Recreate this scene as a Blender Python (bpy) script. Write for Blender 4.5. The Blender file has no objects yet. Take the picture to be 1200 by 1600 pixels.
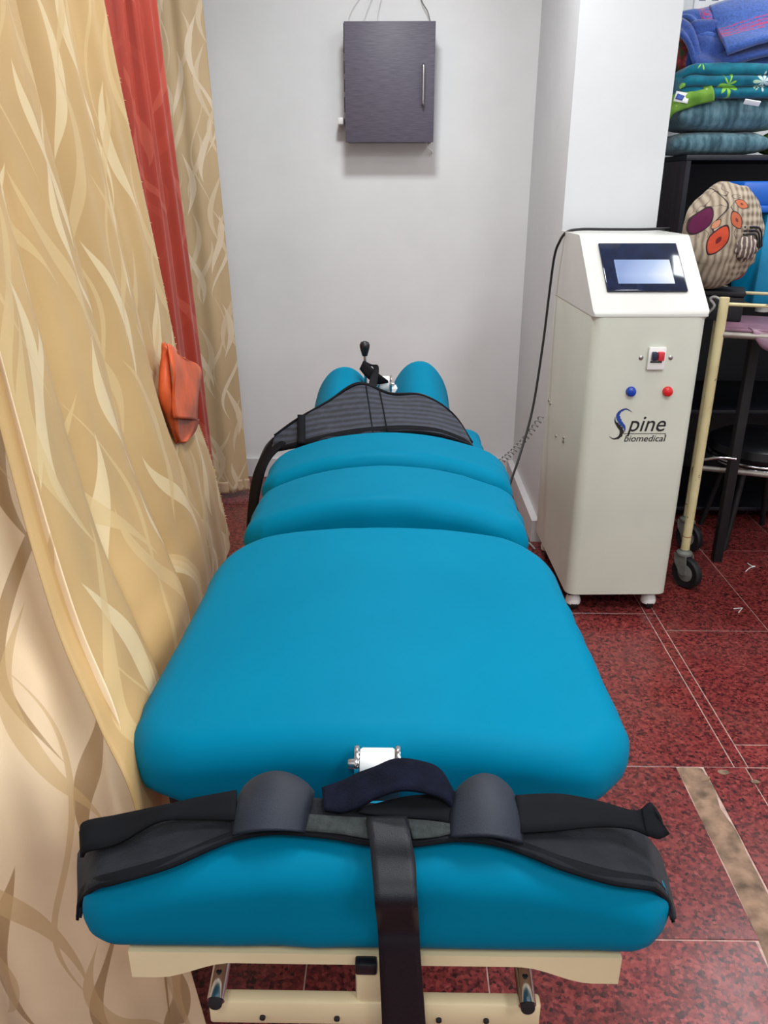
import bpy, bmesh, math, random
from mathutils import Vector, Matrix, noise
random.seed(7)
R = math.radians
scene = bpy.context.scene
C = scene.collection

# ------------------------------------------------------------------ camera
CAM_H, FPX, PITCH, YAW = 1.45, 1240.0, R(22.3), R(0.88)
cam_data = bpy.data.cameras.new('camera')
cam_data.sensor_fit = 'VERTICAL'
cam_data.sensor_height = 32.0
cam_data.lens = FPX / 1600.0 * 32.0
cam_data.clip_start = 0.02
cam = bpy.data.objects.new('camera', cam_data)
cam.location = (0, 0, CAM_H)
cam.rotation_euler = (R(90) - PITCH, 0, YAW)
C.objects.link(cam)
scene.camera = cam

# ------------------------------------------------------------------ world, lights, exposure
scene.view_settings.view_transform = 'Standard'
scene.view_settings.look = 'None'
scene.view_settings.gamma = 1.0
scene.view_settings.use_curve_mapping = False
scene.view_settings.exposure = -0.05
world = bpy.data.worlds.new('world')
world.use_nodes = True
world.node_tree.nodes['Background'].inputs[0].default_value = (0.9, 0.95, 1.0, 1)
world.node_tree.nodes['Background'].inputs[1].default_value = 0.2
scene.world = world
CEIL = 2.8


def ceiling_and_fill_lamp(loc, power, sx, sy, color=(0.95, 0.98, 1.0)):
    d = bpy.data.lights.new('ceiling_and_fill_lamp', 'AREA')
    d.shape = 'RECTANGLE'
    d.size, d.size_y = sx, sy
    d.energy = power
    d.color = color
    o = bpy.data.objects.new('ceiling_and_fill_lamp', d)
    o.location = loc
    C.objects.link(o)


LAMPS_AND_FILLS = [((-0.05, 2.72, CEIL - .05), 30, .26, .26),
         ((1.10, 1.95, CEIL - .05), 8, .30, .30),
         ((2.0, 3.05, CEIL - .05), 18, .5, .5),
         ((0.3, 0.95, CEIL - .05), 20, .5, .5),  # added fill over the table, no known fixture
         ((1.3, 0.7, CEIL - .05), 26, .5, .5),  # added fill on the right, brightens the console front
         ((-.2, -.7, CEIL - .05), 20, .5, .5),  # unseen fill added behind the camera for surfaces facing it
         ((1.4, -.8, CEIL - .05), 24, .5, .5)]  # second added fill behind the camera, right side
for l in LAMPS_AND_FILLS:
    ceiling_and_fill_lamp(*l)

# ------------------------------------------------------------------ helpers
_f = Vector((-math.sin(YAW) * math.cos(PITCH), math.cos(YAW) * math.cos(PITCH), -math.sin(PITCH)))
_r = Vector((math.cos(YAW), math.sin(YAW), 0))
_u = _r.cross(_f)


def at(px, py, X=None, Y=None, Z=None):
    """the real point seen at a photograph position, given its depth, side distance or height"""
    d = _f + _r * ((px - 600) / FPX) - _u * ((py - 800) / FPX)
    if Y is not None:
        t = Y / d.y
    elif X is not None:
        t = X / d.x
    else:
        t = (Z - CAM_H) / d.z
    return Vector((0, 0, CAM_H)) + d * t


def lin(c):
    def g(v):
        v /= 255.0
        return v / 12.92 if v <= .04045 else ((v + .055) / 1.055) ** 2.4
    return (g(c[0]), g(c[1]), g(c[2]), 1.0)


class NT:
    """small wrapper for node materials"""

    def __init__(self, name, rough=.5, metal=0.0, color=(200, 200, 200), spec=.5):
        self.m = bpy.data.materials.new(name)
        self.m.use_nodes = True
        self.t = self.m.node_tree
        self.b = self.t.nodes['Principled BSDF']
        self.b.inputs['Roughness'].default_value = rough
        self.b.inputs['Metallic'].default_value = metal
        self.b.inputs['Base Color'].default_value = lin(color)
        self.b.inputs['Specular IOR Level'].default_value = spec

    def n(self, typ, **kw):
        nd = self.t.nodes.new(typ)
        for k, v in kw.items():
            setattr(nd, k, v)
        return nd

    def put(self, sock, v):
        if isinstance(v, (int, float)):
            sock.default_value = v
        elif isinstance(v, (tuple, list)):
            sock.default_value = v
        else:
            self.t.links.new(v, sock)

    def op(self, o, a, b=None, c=None, clamp=False):
        nd = self.n('ShaderNodeMath', operation=o, use_clamp=clamp)
        self.put(nd.inputs[0], a)
        if b is not None:
            self.put(nd.inputs[1], b)
        if c is not None:
            self.put(nd.inputs[2], c)
        return nd.outputs[0]

    def mix(self, f, a, b, mode='MIX'):
        nd = self.n('ShaderNodeMix', data_type='RGBA', blend_type=mode)
        self.put(nd.inputs['Factor'], f)
        self.put(nd.inputs[6], a)
        self.put(nd.inputs[7], b)
        return nd.outputs[2]

    def coord(self, kind='Object'):
        return self.n('ShaderNodeTexCoord').outputs[kind]

    def sep(self, v):
        nd = self.n('ShaderNodeSeparateXYZ')
        self.put(nd.inputs[0], v)
        return nd.outputs

    def comb(self, x, y, z=0.0):
        nd = self.n('ShaderNodeCombineXYZ')
        self.put(nd.inputs[0], x); self.put(nd.inputs[1], y); self.put(nd.inputs[2], z)
        return nd.outputs[0]

    def noise(self, v, scale, detail=3, rough=.5, dist=0):
        nd = self.n('ShaderNodeTexNoise')
        self.put(nd.inputs['Vector'], v)
        nd.inputs['Scale'].default_value = scale
        nd.inputs['Detail'].default_value = detail
        nd.inputs['Roughness'].default_value = rough
        nd.inputs['Distortion'].default_value = dist
        return nd.outputs['Fac']

    def voro(self, v, scale, feature='F1', out='Distance'):
        nd = self.n('ShaderNodeTexVoronoi', feature=feature)
        self.put(nd.inputs['Vector'], v)
        nd.inputs['Scale'].default_value = scale
        return nd.outputs[out]

    def ramp(self, f, stops):
        nd = self.n('ShaderNodeValToRGB')
        self.put(nd.inputs[0], f)
        el = nd.color_ramp.elements
        while len(el) < len(stops):
            el.new(0.5)
        for e, (p, c) in zip(el, stops):
            e.position = p
            e.color = lin(c) if max(c) > 1.0 else (c[0], c[1], c[2], 1)
        return nd.outputs[0]

    def step(self, v, lo, hi):
        nd = self.n('ShaderNodeMapRange')
        self.put(nd.inputs[0], v)
        nd.inputs[1].default_value = lo
        nd.inputs[2].default_value = hi
        return nd.outputs[0]

    def bump(self, h, strength=.2, dist=.01):
        nd = self.n('ShaderNodeBump')
        self.put(nd.inputs['Height'], h)
        nd.inputs['Strength'].default_value = strength
        nd.inputs['Distance'].default_value = dist
        self.t.links.new(nd.outputs[0], self.b.inputs['Normal'])

    def color(self, c):
        self.put(self.b.inputs['Base Color'], c)

    def rough(self, v):
        self.put(self.b.inputs['Roughness'], v)


def soft(name, color, rough=.5, metal=0.0, var=.06, scale=8, bump=0.0, bscale=200, spec=.5, sheen=0.0):
    """plain procedural material with slight tone variation and fine relief"""
    k = NT(name, rough, metal, color, spec)
    co = k.coord()
    nz = k.noise(co, scale, 4)
    a = tuple(max(0, v * (1 - var)) for v in color)
    b = tuple(min(255, v * (1 + var)) for v in color)
    k.color(k.ramp(nz, [(.3, lin(a)[:3]), (.7, lin(b)[:3])]))
    if bump:
        k.bump(k.noise(co, bscale, 2), bump, .002)
    if sheen:
        k.b.inputs['Sheen Weight'].default_value = sheen
    return k.m


def link(o, parent=None):
    C.objects.link(o)
    if parent is not None:
        o.parent = parent
    return o


def mesh_obj(name, bm, m, parent=None, smooth=True, loc=None, rot=None, sharp=None):
    me = bpy.data.meshes.new(name)
    bm.normal_update()
    bm.to_mesh(me)
    bm.free()
    if smooth:
        for p in me.polygons:
            p.use_smooth = True
        if sharp is not None:
            me.set_sharp_from_angle(angle=R(sharp))
    me.materials.append(m)
    o = bpy.data.objects.new(name, me)
    link(o, parent)
    if loc is not None:
        o.location = loc
    if rot is not None:
        o.rotation_euler = rot
    return o


def tag(o, label=None, cat=None, group=None, kind=None):
    if label: o['label'] = label
    if cat: o['category'] = cat
    if group: o['group'] = group
    if kind: o['kind'] = kind
    return o


def thing(name, label, cat, loc=(0, 0, 0), rz=0.0, group=None):
    o = bpy.data.objects.new(name, None)
    o.empty_display_size = .1
    o.location = loc
    o.rotation_euler = (0, 0, rz)
    link(o)
    return tag(o, label, cat, group)


def box(bm, x0, x1, y0, y1, z0, z1):
    v = [bm.verts.new(p) for p in ((x0, y0, z0), (x1, y0, z0), (x1, y1, z0), (x0, y1, z0),
                                   (x0, y0, z1), (x1, y0, z1), (x1, y1, z1), (x0, y1, z1))]
    for f in ((3, 2, 1, 0), (4, 5, 6, 7), (0, 1, 5, 4), (1, 2, 6, 5), (2, 3, 7, 6), (3, 0, 4, 7)):
        bm.faces.new([v[i] for i in f])
    return v


def bevel_all(bm, w, seg=2):
    bmesh.ops.bevel(bm, geom=list(bm.edges), offset=w, segments=seg, affect='EDGES', profile=.5)


def boxo(name, x0, x1, y0, y1, z0, z1, m, parent=None, bev=0.0, seg=2, **kw):
    bm = bmesh.new()
    box(bm, x0, x1, y0, y1, z0, z1)
    if bev:
        bevel_all(bm, bev, seg)
    return mesh_obj(name, bm, m, parent, smooth=bool(bev), sharp=35 if bev else None, **kw)


def cr(pts, n):
    """Catmull-Rom resample to n points"""
    P = [Vector(p) for p in pts]
    if len(P) == 2:
        return [P[0].lerp(P[1], i / (n - 1)) for i in range(n)]
    P = [P[0] * 2 - P[1]] + P + [P[-1] * 2 - P[-2]]
    out = []
    k = len(P) - 3
    for i in range(n):
        t = i / (n - 1) * k
        j = min(int(t), k - 1)
        s = t - j
        a, b, c, d = P[j:j + 4]
        out.append(.5 * ((2 * b) + (c - a) * s + (2 * a - 5 * b + 4 * c - d) * s * s + (3 * b - a - 3 * c + d) * s ** 3))
    return out


def tube(bm, pts, r, seg=8, n=None, cap=True):
    """sweep a circle along points; r is a number or a list"""
    P = cr(pts, n) if n else [Vector(p) for p in pts]
    k = len(P)
    rs = r if isinstance(r, (list, tuple)) else [r] * k
    if len(rs) != k:
        rr = cr([(q, 0, 0) for q in rs], k)
        rs = [q.x for q in rr]
    rings = []
    t0 = (P[1] - P[0]).normalized()
    ref = Vector((0, 0, 1)) if abs(t0.z) < .9 else Vector((1, 0, 0))
    nrm = t0.cross(ref).normalized()
    for i in range(k):
        t = (P[min(i + 1, k - 1)] - P[max(i - 1, 0)]).normalized()
        nrm = (nrm - t * nrm.dot(t)).normalized()
        bi = t.cross(nrm)
        rings.append([bm.verts.new(P[i] + (nrm * math.cos(2 * math.pi * j / seg) + bi * math.sin(2 * math.pi * j / seg)) * rs[i]) for j in range(seg)])
    for a, b in zip(rings, rings[1:]):
        for j in range(seg):
            bm.faces.new((a[j], a[(j + 1) % seg], b[(j + 1) % seg], b[j]))
    if cap:
        bm.faces.new(rings[0][::-1])
        bm.faces.new(rings[-1])


def tubeo(name, pts, r, m, parent=None, seg=10, n=None, **kw):
    bm = bmesh.new()
    tube(bm, pts, r, seg, n)
    bmesh.ops.recalc_face_normals(bm, faces=bm.faces)
    return mesh_obj(name, bm, m, parent, sharp=50, **kw)


def lathe(bm, prof, seg=24, M=Matrix.Identity(4)):
    """prof: (radius, height) about the local z axis"""
    rings = []
    for r, z in prof:
        rings.append([bm.verts.new(M @ Vector((r * math.cos(2 * math.pi * j / seg), r * math.sin(2 * math.pi * j / seg), z))) for j in range(seg)])
    for a, b in zip(rings, rings[1:]):
        for j in range(seg):
            bm.faces.new((a[j], a[(j + 1) % seg], b[(j + 1) % seg], b[j]))
    bm.faces.new(rings[0][::-1])
    bm.faces.new(rings[-1])


def latheo(name, prof, m, parent=None, M=Matrix.Identity(4), seg=24, sharp=40, **kw):
    bm = bmesh.new()
    lathe(bm, prof, seg, M)
    bmesh.ops.recalc_face_normals(bm, faces=bm.faces)
    return mesh_obj(name, bm, m, parent, sharp=sharp, **kw)


def ribbon(name, A, B, m, parent=None, n=40, k=6, thick=.004, bulge=None, wob=0.0, seed=0, uvs=None):
    """a strip of cloth between two edge curves, with real thickness"""
    a = cr(A, n)
    b = cr(B, n)
    bm = bmesh.new()
    uv = bm.loops.layers.uv.new('UVMap')
    rows = []
    la = 0.0
    for i in range(n):
        if i:
            la += ((a[i] + b[i]) * .5 - (a[i - 1] + b[i - 1]) * .5).length
        row = []
        tan = ((a[min(i + 1, n - 1)] + b[min(i + 1, n - 1)]) - (a[max(i - 1, 0)] + b[max(i - 1, 0)])).normalized()
        w = b[i] - a[i]
        nr = tan.cross(w)
        nr = nr.normalized() if nr.length > 1e-9 else Vector((0, 0, 1))
        for j in range(k + 1):
            s = j / k
            p = a[i].lerp(b[i], s)
            if bulge:
                p = p + nr * bulge(i / (n - 1), s)
            if wob:
                p = p + nr * wob * noise.noise(p * 14 + Vector((seed, 0, 0)))
            row.append((bm.verts.new(p), (la, s * w.length)))
        rows.append(row)
    for i in range(n - 1):
        for j in range(k):
            q = [rows[i][j], rows[i + 1][j], rows[i + 1][j + 1], rows[i][j + 1]]
            f = bm.faces.new([x[0] for x in q])
            for lp, x in zip(f.loops, q):
                lp[uv].uv = x[1]
    o = mesh_obj(name, bm, m, parent)
    md = o.modifiers.new('thickness', 'SOLIDIFY')
    md.thickness = thick
    md.offset = 0
    return o


def rrect(hw, hl, r, n, minr=0.0):
    """points round a rounded rectangle, corners and straight sides both sampled"""
    q = n // 8
    pts = []
    r = max(r, minr * min(hw, hl))
    r = max(min(r, hw - 1e-4, hl - 1e-4), 1e-4)
    cs = [((hw - r) * (1, -1, -1, 1)[c], (hl - r) * (1, 1, -1, -1)[c]) for c in range(4)]
    for c in range(4):
        cx, cy = cs[c]
        for i in range(q):
            a = R(90) * (c + i / (q - 1))
            pts.append((cx + r * math.cos(a), cy + r * math.sin(a)))
        ex, ey = pts[-1]
        nx, ny = cs[(c + 1) % 4]
        a = R(90) * (c + 1)
        nx, ny = nx + r * math.cos(a), ny + r * math.sin(a)
        for i in range(1, q + 1):
            t = i / (q + 1)
            pts.append((ex + (nx - ex) * t, ey + (ny - ey) * t))
    return pts


def cushion_bm(w, l, t, crown, rc, er, crown_y=0.0, wrinkle=0.0, seed=0, n=96, power=2.0, taper=0.0):
    """upholstered pad: rounded plan, rolled top edge, crowned top; base at z = 0"""
    bm = bmesh.new()
    hw, hl = w / 2, l / 2

    def cz(x, y):
        return crown * (1 - min(1, abs(x / hw)) ** power) + crown_y * (1 - min(1, abs(y / hl)) ** 2)
    rings = []

    def ring(ins, z, top, minr=0.0):
        pts = rrect(hw - ins, hl - ins, rc - ins, n, minr)
        vs = []
        for x, y in pts:
            zz = z + (cz(x, y) if top else 0)
            if wrinkle and top < 1:
                pass
            p = Vector((x * (1 - taper * y / hl), y, zz))
            if wrinkle:
                fall = max(0, 1 - ins / (er * 1.6))
                s = noise.noise(Vector((x * 26 + seed, y * 26, zz * 6))) * wrinkle * fall
                nn = Vector((x / hw, y / hl, 0))
                p += nn * s
            vs.append(bm.verts.new(p))
        rings.append(vs)
    lo = min(.85 * er, (t - er) * .95)
    for i in range(5):
        a = R(90) * i / 4
        ring(er * .75 * (1 - math.sin(a)), lo * (1 - math.cos(a)), 0)
    hgt = t - er
    steps = 3
    for i in range(1, steps):
        # sides rise further where the pad is crowned
        z = lo + (hgt - lo) * i / steps
        pts = rrect(hw, hl, rc, n)
        f = i / steps
        ring(0, z, 0)
        for v, (x, y) in zip(rings[-1], pts):
            v.co.z += cz(x, y) * f
    for i in range(0, 9):
        a = R(90) * i / 8
        ring(er * (1 - math.cos(a)), hgt + er * math.sin(a), 1)
    m = min(hw, hl) - er
    for i in range(1, 13):
        ring(er + m * (i / 12) * .92, t, 1, .9 * i / 12)
    for a, b in zip(rings, rings[1:]):
        for j in range(n):
            bm.faces.new((a[j], a[(j + 1) % n], b[(j + 1) % n], b[j]))
    bm.faces.new(rings[0][::-1])
    # close the middle with quads across
    last = rings[-1]
    q = n // 8
    if abs(l - w) < .1 * w:
        bm.faces.new(last)
    elif l <= w:
        for i in range(3 * q - 1):
            bm.faces.new((last[i], last[i + 1], last[7 * q - 2 - i], last[7 * q - 1 - i]))
        bm.faces.new(last[3 * q - 1:4 * q + 1])
        bm.faces.new(last[7 * q - 1:] + last[:1])
    else:
        seq = list(range(q - 1, -1, -1)) + list(range(8 * q - 1, 6 * q - 1, -1))
        for a, b in zip(seq, seq[1:]):
            bm.faces.new((last[a], last[b], last[(3 * q - 1 - b) % n], last[(3 * q - 1 - a) % n]))
        bm.faces.new(last[q - 1:2 * q + 1])
        bm.faces.new(last[5 * q - 1:6 * q + 1])
    bmesh.ops.remove_doubles(bm, verts=bm.verts, dist=4e-4)
    bmesh.ops.recalc_face_normals(bm, faces=bm.faces)
    return bm


def text_mesh(name, body, size, m, parent, loc, rot, shear=0.0, extrude=.0004, align='LEFT', sx=1.0):
    cu = bpy.data.curves.new(name, 'FONT')
    cu.body = body
    cu.size = size
    cu.shear = shear
    cu.extrude = extrude
    cu.align_x = align
    o = bpy.data.objects.new(name + '_src', cu)
    C.objects.link(o)
    dg = bpy.context.evaluated_depsgraph_get()
    me = bpy.data.meshes.new_from_object(o.evaluated_get(dg))
    bpy.data.objects.remove(o)
    bpy.data.curves.remove(cu)
    for v in me.vertices:
        v.co.x *= sx
    me.materials.clear()
    me.materials.append(m)
    q = bpy.data.objects.new(name, me)
    link(q, parent)
    q.location = loc
    q.rotation_euler = rot
    return q


# ------------------------------------------------------------------ materials
def wall_mat(name, color, var=.025):
    k = NT(name, .55, 0, color, .35)
    co = k.coord()
    nz = k.noise(co, 1.6, 5, .6)
    a = tuple(v * (1 - var) for v in color)
    b = tuple(min(255, v * (1 + var)) for v in color)
    k.color(k.ramp(nz, [(.3, lin(a)[:3]), (.7, lin(b)[:3])]))
    k.bump(k.noise(co, 60, 4), .06, .004)
    return k.m


M_wall = wall_mat('painted_wall', (222, 223, 223))
M_col = wall_mat('painted_column', (208, 211, 213))
M_ceil = wall_mat('ceiling_paint', (225, 225, 222))
M_base = wall_mat('baseboard_paint', (206, 203, 203))


def granite():
    k = NT('red_granite', .22, 0, (120, 50, 45), .4)
    co = k.coord('Object')
    geo = k.n('ShaderNodeNewGeometry').outputs['Position']
    v1 = k.voro(geo, 130, out='Color')
    s = k.sep(v1)
    n1 = k.noise(geo, 60, 5, .68)
    n2 = k.noise(geo, 5, 3)
    f = k.op('ADD', k.op('MULTIPLY', s[0], .38), k.op('MULTIPLY', n1, .75))
    col = k.ramp(f, [(.34, (44, 20, 22)), (.48, (94, 36, 37)), (.62, (122, 48, 47)), (.78, (138, 62, 58)), (.92, (152, 90, 84))])
    oi = k.n('ShaderNodeObjectInfo').outputs['Random']
    tone = k.step(oi, 0, 1)
    col = k.mix(.6, col, k.mix(tone, (.78, .74, .74, 1), (1.15, 1.08, 1.08, 1)), 'MULTIPLY')
    dirt = k.step(k.noise(geo, 3.2, 6, .7), .5, .75)
    col = k.mix(k.op('MULTIPLY', dirt, .25), col, lin((110, 84, 76)))
    k.color(col)
    k.rough(k.op('ADD', .16, k.op('MULTIPLY', k.noise(geo, 9, 5, .7), .22)))
    return k.m


M_gran = granite()
M_grout = soft('pale_grout', (180, 150, 140), .8, var=.15, scale=40, bump=.3)
M_cement = soft('old_cement', (124, 100, 82), .9, var=.3, scale=22, bump=.6, bscale=90)


def teal():
    k = NT('teal_leatherette', .5, 0, (0, 120, 158), .03)
    co = k.coord()
    nz = k.noise(co, 3.5, 3)
    k.color(k.ramp(nz, [(.3, (0, 110, 142)), (.7, (0, 116, 148))]))
    k.bump(k.op('ADD', k.noise(co, 420, 2), k.op('MULTIPLY', k.noise(co, 22, 2), .6)), .05, .002)
    return k.m


M_teal = teal()
M_cream = soft('cream_powder_coat', (222, 205, 165), .38, var=.03, scale=5)
M_console = soft('console_cream_enamel', (206, 209, 195), .33, var=.02, scale=4)
M_console_top = soft('console_pale_top', (198, 197, 192), .35, var=.02, scale=4)
M_chrome = soft('chrome', (205, 205, 208), .16, 1.0, var=.04, scale=30)
M_steel = soft('brushed_steel', (170, 165, 165), .3, 1.0, var=.08, scale=60)
M_black = soft('black_plastic', (18, 19, 24), .38, var=.1, scale=20)
M_rubber = soft('black_rubber', (15, 15, 19), .6, var=.12, scale=30)
M_white = soft('white_plastic', (235, 235, 232), .35, var=.02)
M_dullrail = soft('dull_grey_rail', (140, 132, 124), .5, .6, var=.12, scale=20)
M_grey_plastic = soft('grey_castor_metal', (126, 128, 122), .5, .3, var=.1, scale=30)


def webbing(name, color, period, rough=.6, contrast=.3, axis=0):
    k = NT(name, rough, 0, color, .35)
    uvs = k.sep(k.coord('UV'))
    s = k.op('SINE', k.op('MULTIPLY', uvs[axis], 2 * math.pi / period))
    nz = k.noise(k.coord('Object'), 60, 4)
    a = tuple(v * (1 - contrast) for v in color)
    b = tuple(min(255, v * (1 + contrast)) for v in color)
    f = k.op('ADD', k.op('MULTIPLY', s, .32), nz)
    k.color(k.ramp(f, [(.2, lin(a)[:3]), (.85, lin(b)[:3])]))
    k.bump(k.op('ADD', s, nz), .3, .0015)
    k.b.inputs['Sheen Weight'].default_value = .15
    return k.m


M_strap = soft('seat_belt_webbing', (18, 20, 26), .42, var=.08, scale=60, bump=.25, bscale=900, spec=.3)
M_neo = soft('neoprene_pad', (33, 38, 48), .6, var=.12, scale=12, bump=.25, bscale=600, spec=.3)
M_belt = soft('charcoal_belt_fabric', (30, 32, 37), .85, var=.14, scale=30, bump=.5, bscale=380, spec=.15, sheen=.04)
M_velcro = soft('grey_green_hook_patch', (40, 46, 46), .9, var=.2, scale=120, bump=.6, bscale=500)
M_loop = soft('navy_loop_fabric', (15, 18, 31), .95, var=.2, scale=60, bump=.5, bscale=400, spec=.1)
M_edge = soft('black_edge_binding', (16, 17, 21), .8, var=.1, scale=40, spec=.12)
M_ribbed = webbing('ribbed_black_fabric', (38, 42, 53), .024, .8, .3, 1)
M_thread = soft('pale_thread', (120, 120, 122), .8)


def curtain_mat(name, base, rib, rib2, period=.17, phase=0.0, strength=.85, g=1.0):
    """satin drape woven with long flame-like ribbons"""
    k = NT(name, .5, 0, base, .35)
    uv = k.sep(k.coord('UV'))
    x, y = uv[0], uv[1]

    def layer(p, amp, L, w0, ph, L2):
        amp, L, w0, L2 = amp * g, L * g, w0 * g, L2 * g
        col = k.op('FLOOR', k.op('DIVIDE', x, p))
        ph_c = k.op('ADD', k.op('MULTIPLY', col, 2.399), ph)
        wv = k.op('SINE', k.op('ADD', k.op('MULTIPLY', y, 2 * math.pi / L), ph_c))
        xs = k.op('ADD', x, k.op('MULTIPLY', wv, amp))
        loc = k.op('SUBTRACT', k.op('SUBTRACT', xs, k.op('MULTIPLY', col, p)), p * .5)
        d = k.op('ABSOLUTE', loc)
        ww = k.op('SINE', k.op('ADD', k.op('MULTIPLY', y, 2 * math.pi / L2), k.op('MULTIPLY', ph_c, 1.7)))
        w = k.op('MULTIPLY', k.op('ADD', ww, .55), w0)
        dd = k.op('SUBTRACT', w, d)
        return k.op('MULTIPLY', dd, 900, clamp=True)
    m1 = layer(period, .045, .62, .0135, phase, .53)
    m2 = layer(period * 1.37, .06, .74, .0115, phase + 2.1, .67)
    m3 = layer(period * 1.83, .07, .68, .0085, phase + 4.0, .81)
    m4 = layer(period * 1.2, .05, .65, .004, phase + 1.0, 1.1)
    m5 = layer(period * 1.13, .055, .57, .0105, phase + 5.3, .61)
    nz = k.noise(k.comb(x, y), 3.0, 3)
    b0 = tuple(v * .96 for v in base)
    b1 = tuple(min(255, v * 1.04) for v in base)
    col = k.ramp(nz, [(.3, lin(b0)[:3]), (.7, lin(b1)[:3])])
    col = k.mix(k.op('MULTIPLY', k.op('MAXIMUM', m1, m3), strength), col, lin(rib))
    col = k.mix(k.op('MULTIPLY', k.op('MAXIMUM', k.op('MAXIMUM', m2, m5), m4), strength * .8), col, lin(rib2))
    k.color(col)
    weave = k.op('ADD', k.op('SINE', k.op('MULTIPLY', y, 2600)), k.op('SINE', k.op('MULTIPLY', x, 2600)))
    k.bump(k.op('ADD', k.op('MULTIPLY', weave, .2), k.noise(k.comb(x, k.op('MULTIPLY', y, .2)), 160, 3)), .12, .001)
    allm = k.op('MAXIMUM', k.op('MAXIMUM', m1, m2), m3)
    k.rough(k.op('SUBTRACT', .55, k.op('MULTIPLY', allm, .12)))
    k.b.inputs['Sheen Weight'].default_value = .1
    return k.m


M_cur = curtain_mat('gold_satin_curtain', (180, 147, 96), (208, 186, 144), (196, 168, 118), .15, .3, .9)
M_cur_far = curtain_mat('beige_satin_curtain', (184, 158, 120), (214, 196, 168), (208, 188, 158), .105, 1.3, .85, .72)
M_cur_near = curtain_mat('pinkish_beige_curtain_back', (226, 200, 164), (164, 132, 90), (196, 164, 116), .19, 2.2, .9)
M_terra = curtain_mat('terracotta_satin_curtain', (148, 44, 24), (170, 74, 54), (158, 56, 36), .12, .9, .7, .8)
M_satin = soft('orange_satin', (200, 88, 48), .4, var=.14, scale=10, spec=.3)
M_fray = soft('frayed_cream_thread', (214, 190, 130), .9, var=.2, scale=40)
M_hem = soft('curtain_hem_band', (188, 160, 130), .6, var=.05, scale=8)

# ------------------------------------------------------------------ the room
XL, XR, YF, YB = -1.35, 2.45, -1.7, 4.05


def slab(name, *a, m, kind='structure', bev=0):
    return tag(boxo(name, *a, m, bev=bev), kind=kind)


floor = slab('floor', XL, XR, YF, YB, -.05, -.0022, m=M_grout)
slab('ceiling', XL, XR, YF, YB, CEIL, CEIL + .05, m=M_ceil)
slab('wall_back', XL - .05, XR + .05, YB, YB + .08, -.05, CEIL + .05, m=M_wall)
slab('wall_left', XL - .08, XL, YF, YB, -.05, CEIL + .05, m=M_wall)
slab('wall_right', XR, XR + .08, YF, YB, -.05, CEIL + .05, m=M_wall)
slab('wall_front', XL - .05, XR + .05, YF - .08, YF, -.05, CEIL + .05, m=M_wall)
COLX0, COLX1, COLY = .626, .98, 3.2
slab('wall_column', COLX0, COLX1, COLY, YB, -.05, CEIL, m=M_col)
slab('baseboard_column', COLX0 - .03, COLX0, COLY, YB - .02, 0, .1, m=M_base)
slab('baseboard_back', XL, COLX0 - .03, YB - .02, YB, 0, .1, m=M_base)

# floor tiles, laid in the irregular pattern of the room
tile_cache = {}


def floor_tile(x0, x1, y0, y1):
    g = .0016
    key = (round(x1 - x0, 4), round(y1 - y0, 4))
    if key not in tile_cache:
        bm = bmesh.new()
        hx, hy = (x1 - x0) / 2 - g, (y1 - y0) / 2 - g
        box(bm, -hx, hx, -hy, hy, -.02, 0)
        top = [e for e in bm.edges if all(v.co.z > -.01 for v in e.verts)]
        bmesh.ops.bevel(bm, geom=top, offset=.0012, segments=1, affect='EDGES')
        me = bpy.data.meshes.new('floor_tile')
        bm.to_mesh(me)
        bm.free()
        me.materials.append(M_gran)
        tile_cache[key] = me
    o = bpy.data.objects.new('floor_tile', tile_cache[key])
    link(o, floor)
    o.location = ((x0 + x1) / 2, (y0 + y1) / 2, random.uniform(-.0006, .0006))


def tiles(xs, ys):
    for x0, x1 in zip(xs, xs[1:]):
        for y0, y1 in zip(ys, ys[1:]):
            floor_tile(x0, x1, y0, y1)


tiles([XL, -.905, -.54, -.173, .189, .755], [YF, -1.2, -.6, 0, .6, 1.2])
tiles([.81, 1.16, 1.52, 1.9, XR], [YF, -1.2, -.6, 0, .6, 1.2])
tiles([XL, -.905, -.54, -.173, .189, .764], [1.2, 1.735])
tiles([.835, .949], [1.2, 1.735])
tiles([.949, 1.32, 1.685, 2.05, XR], [1.2, 1.735])
tiles([XL, -.905, -.54, -.173, .189, .555, .92], [1.735, 2.567, 3.1, 3.62, YB])
tiles([.92, .957], [1.735, 2.567, 3.1])
tiles([.957, 1.32, 1.685, 2.05, XR], [1.735, 1.83, 2.45, 3.12, 3.7, YB])
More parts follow.
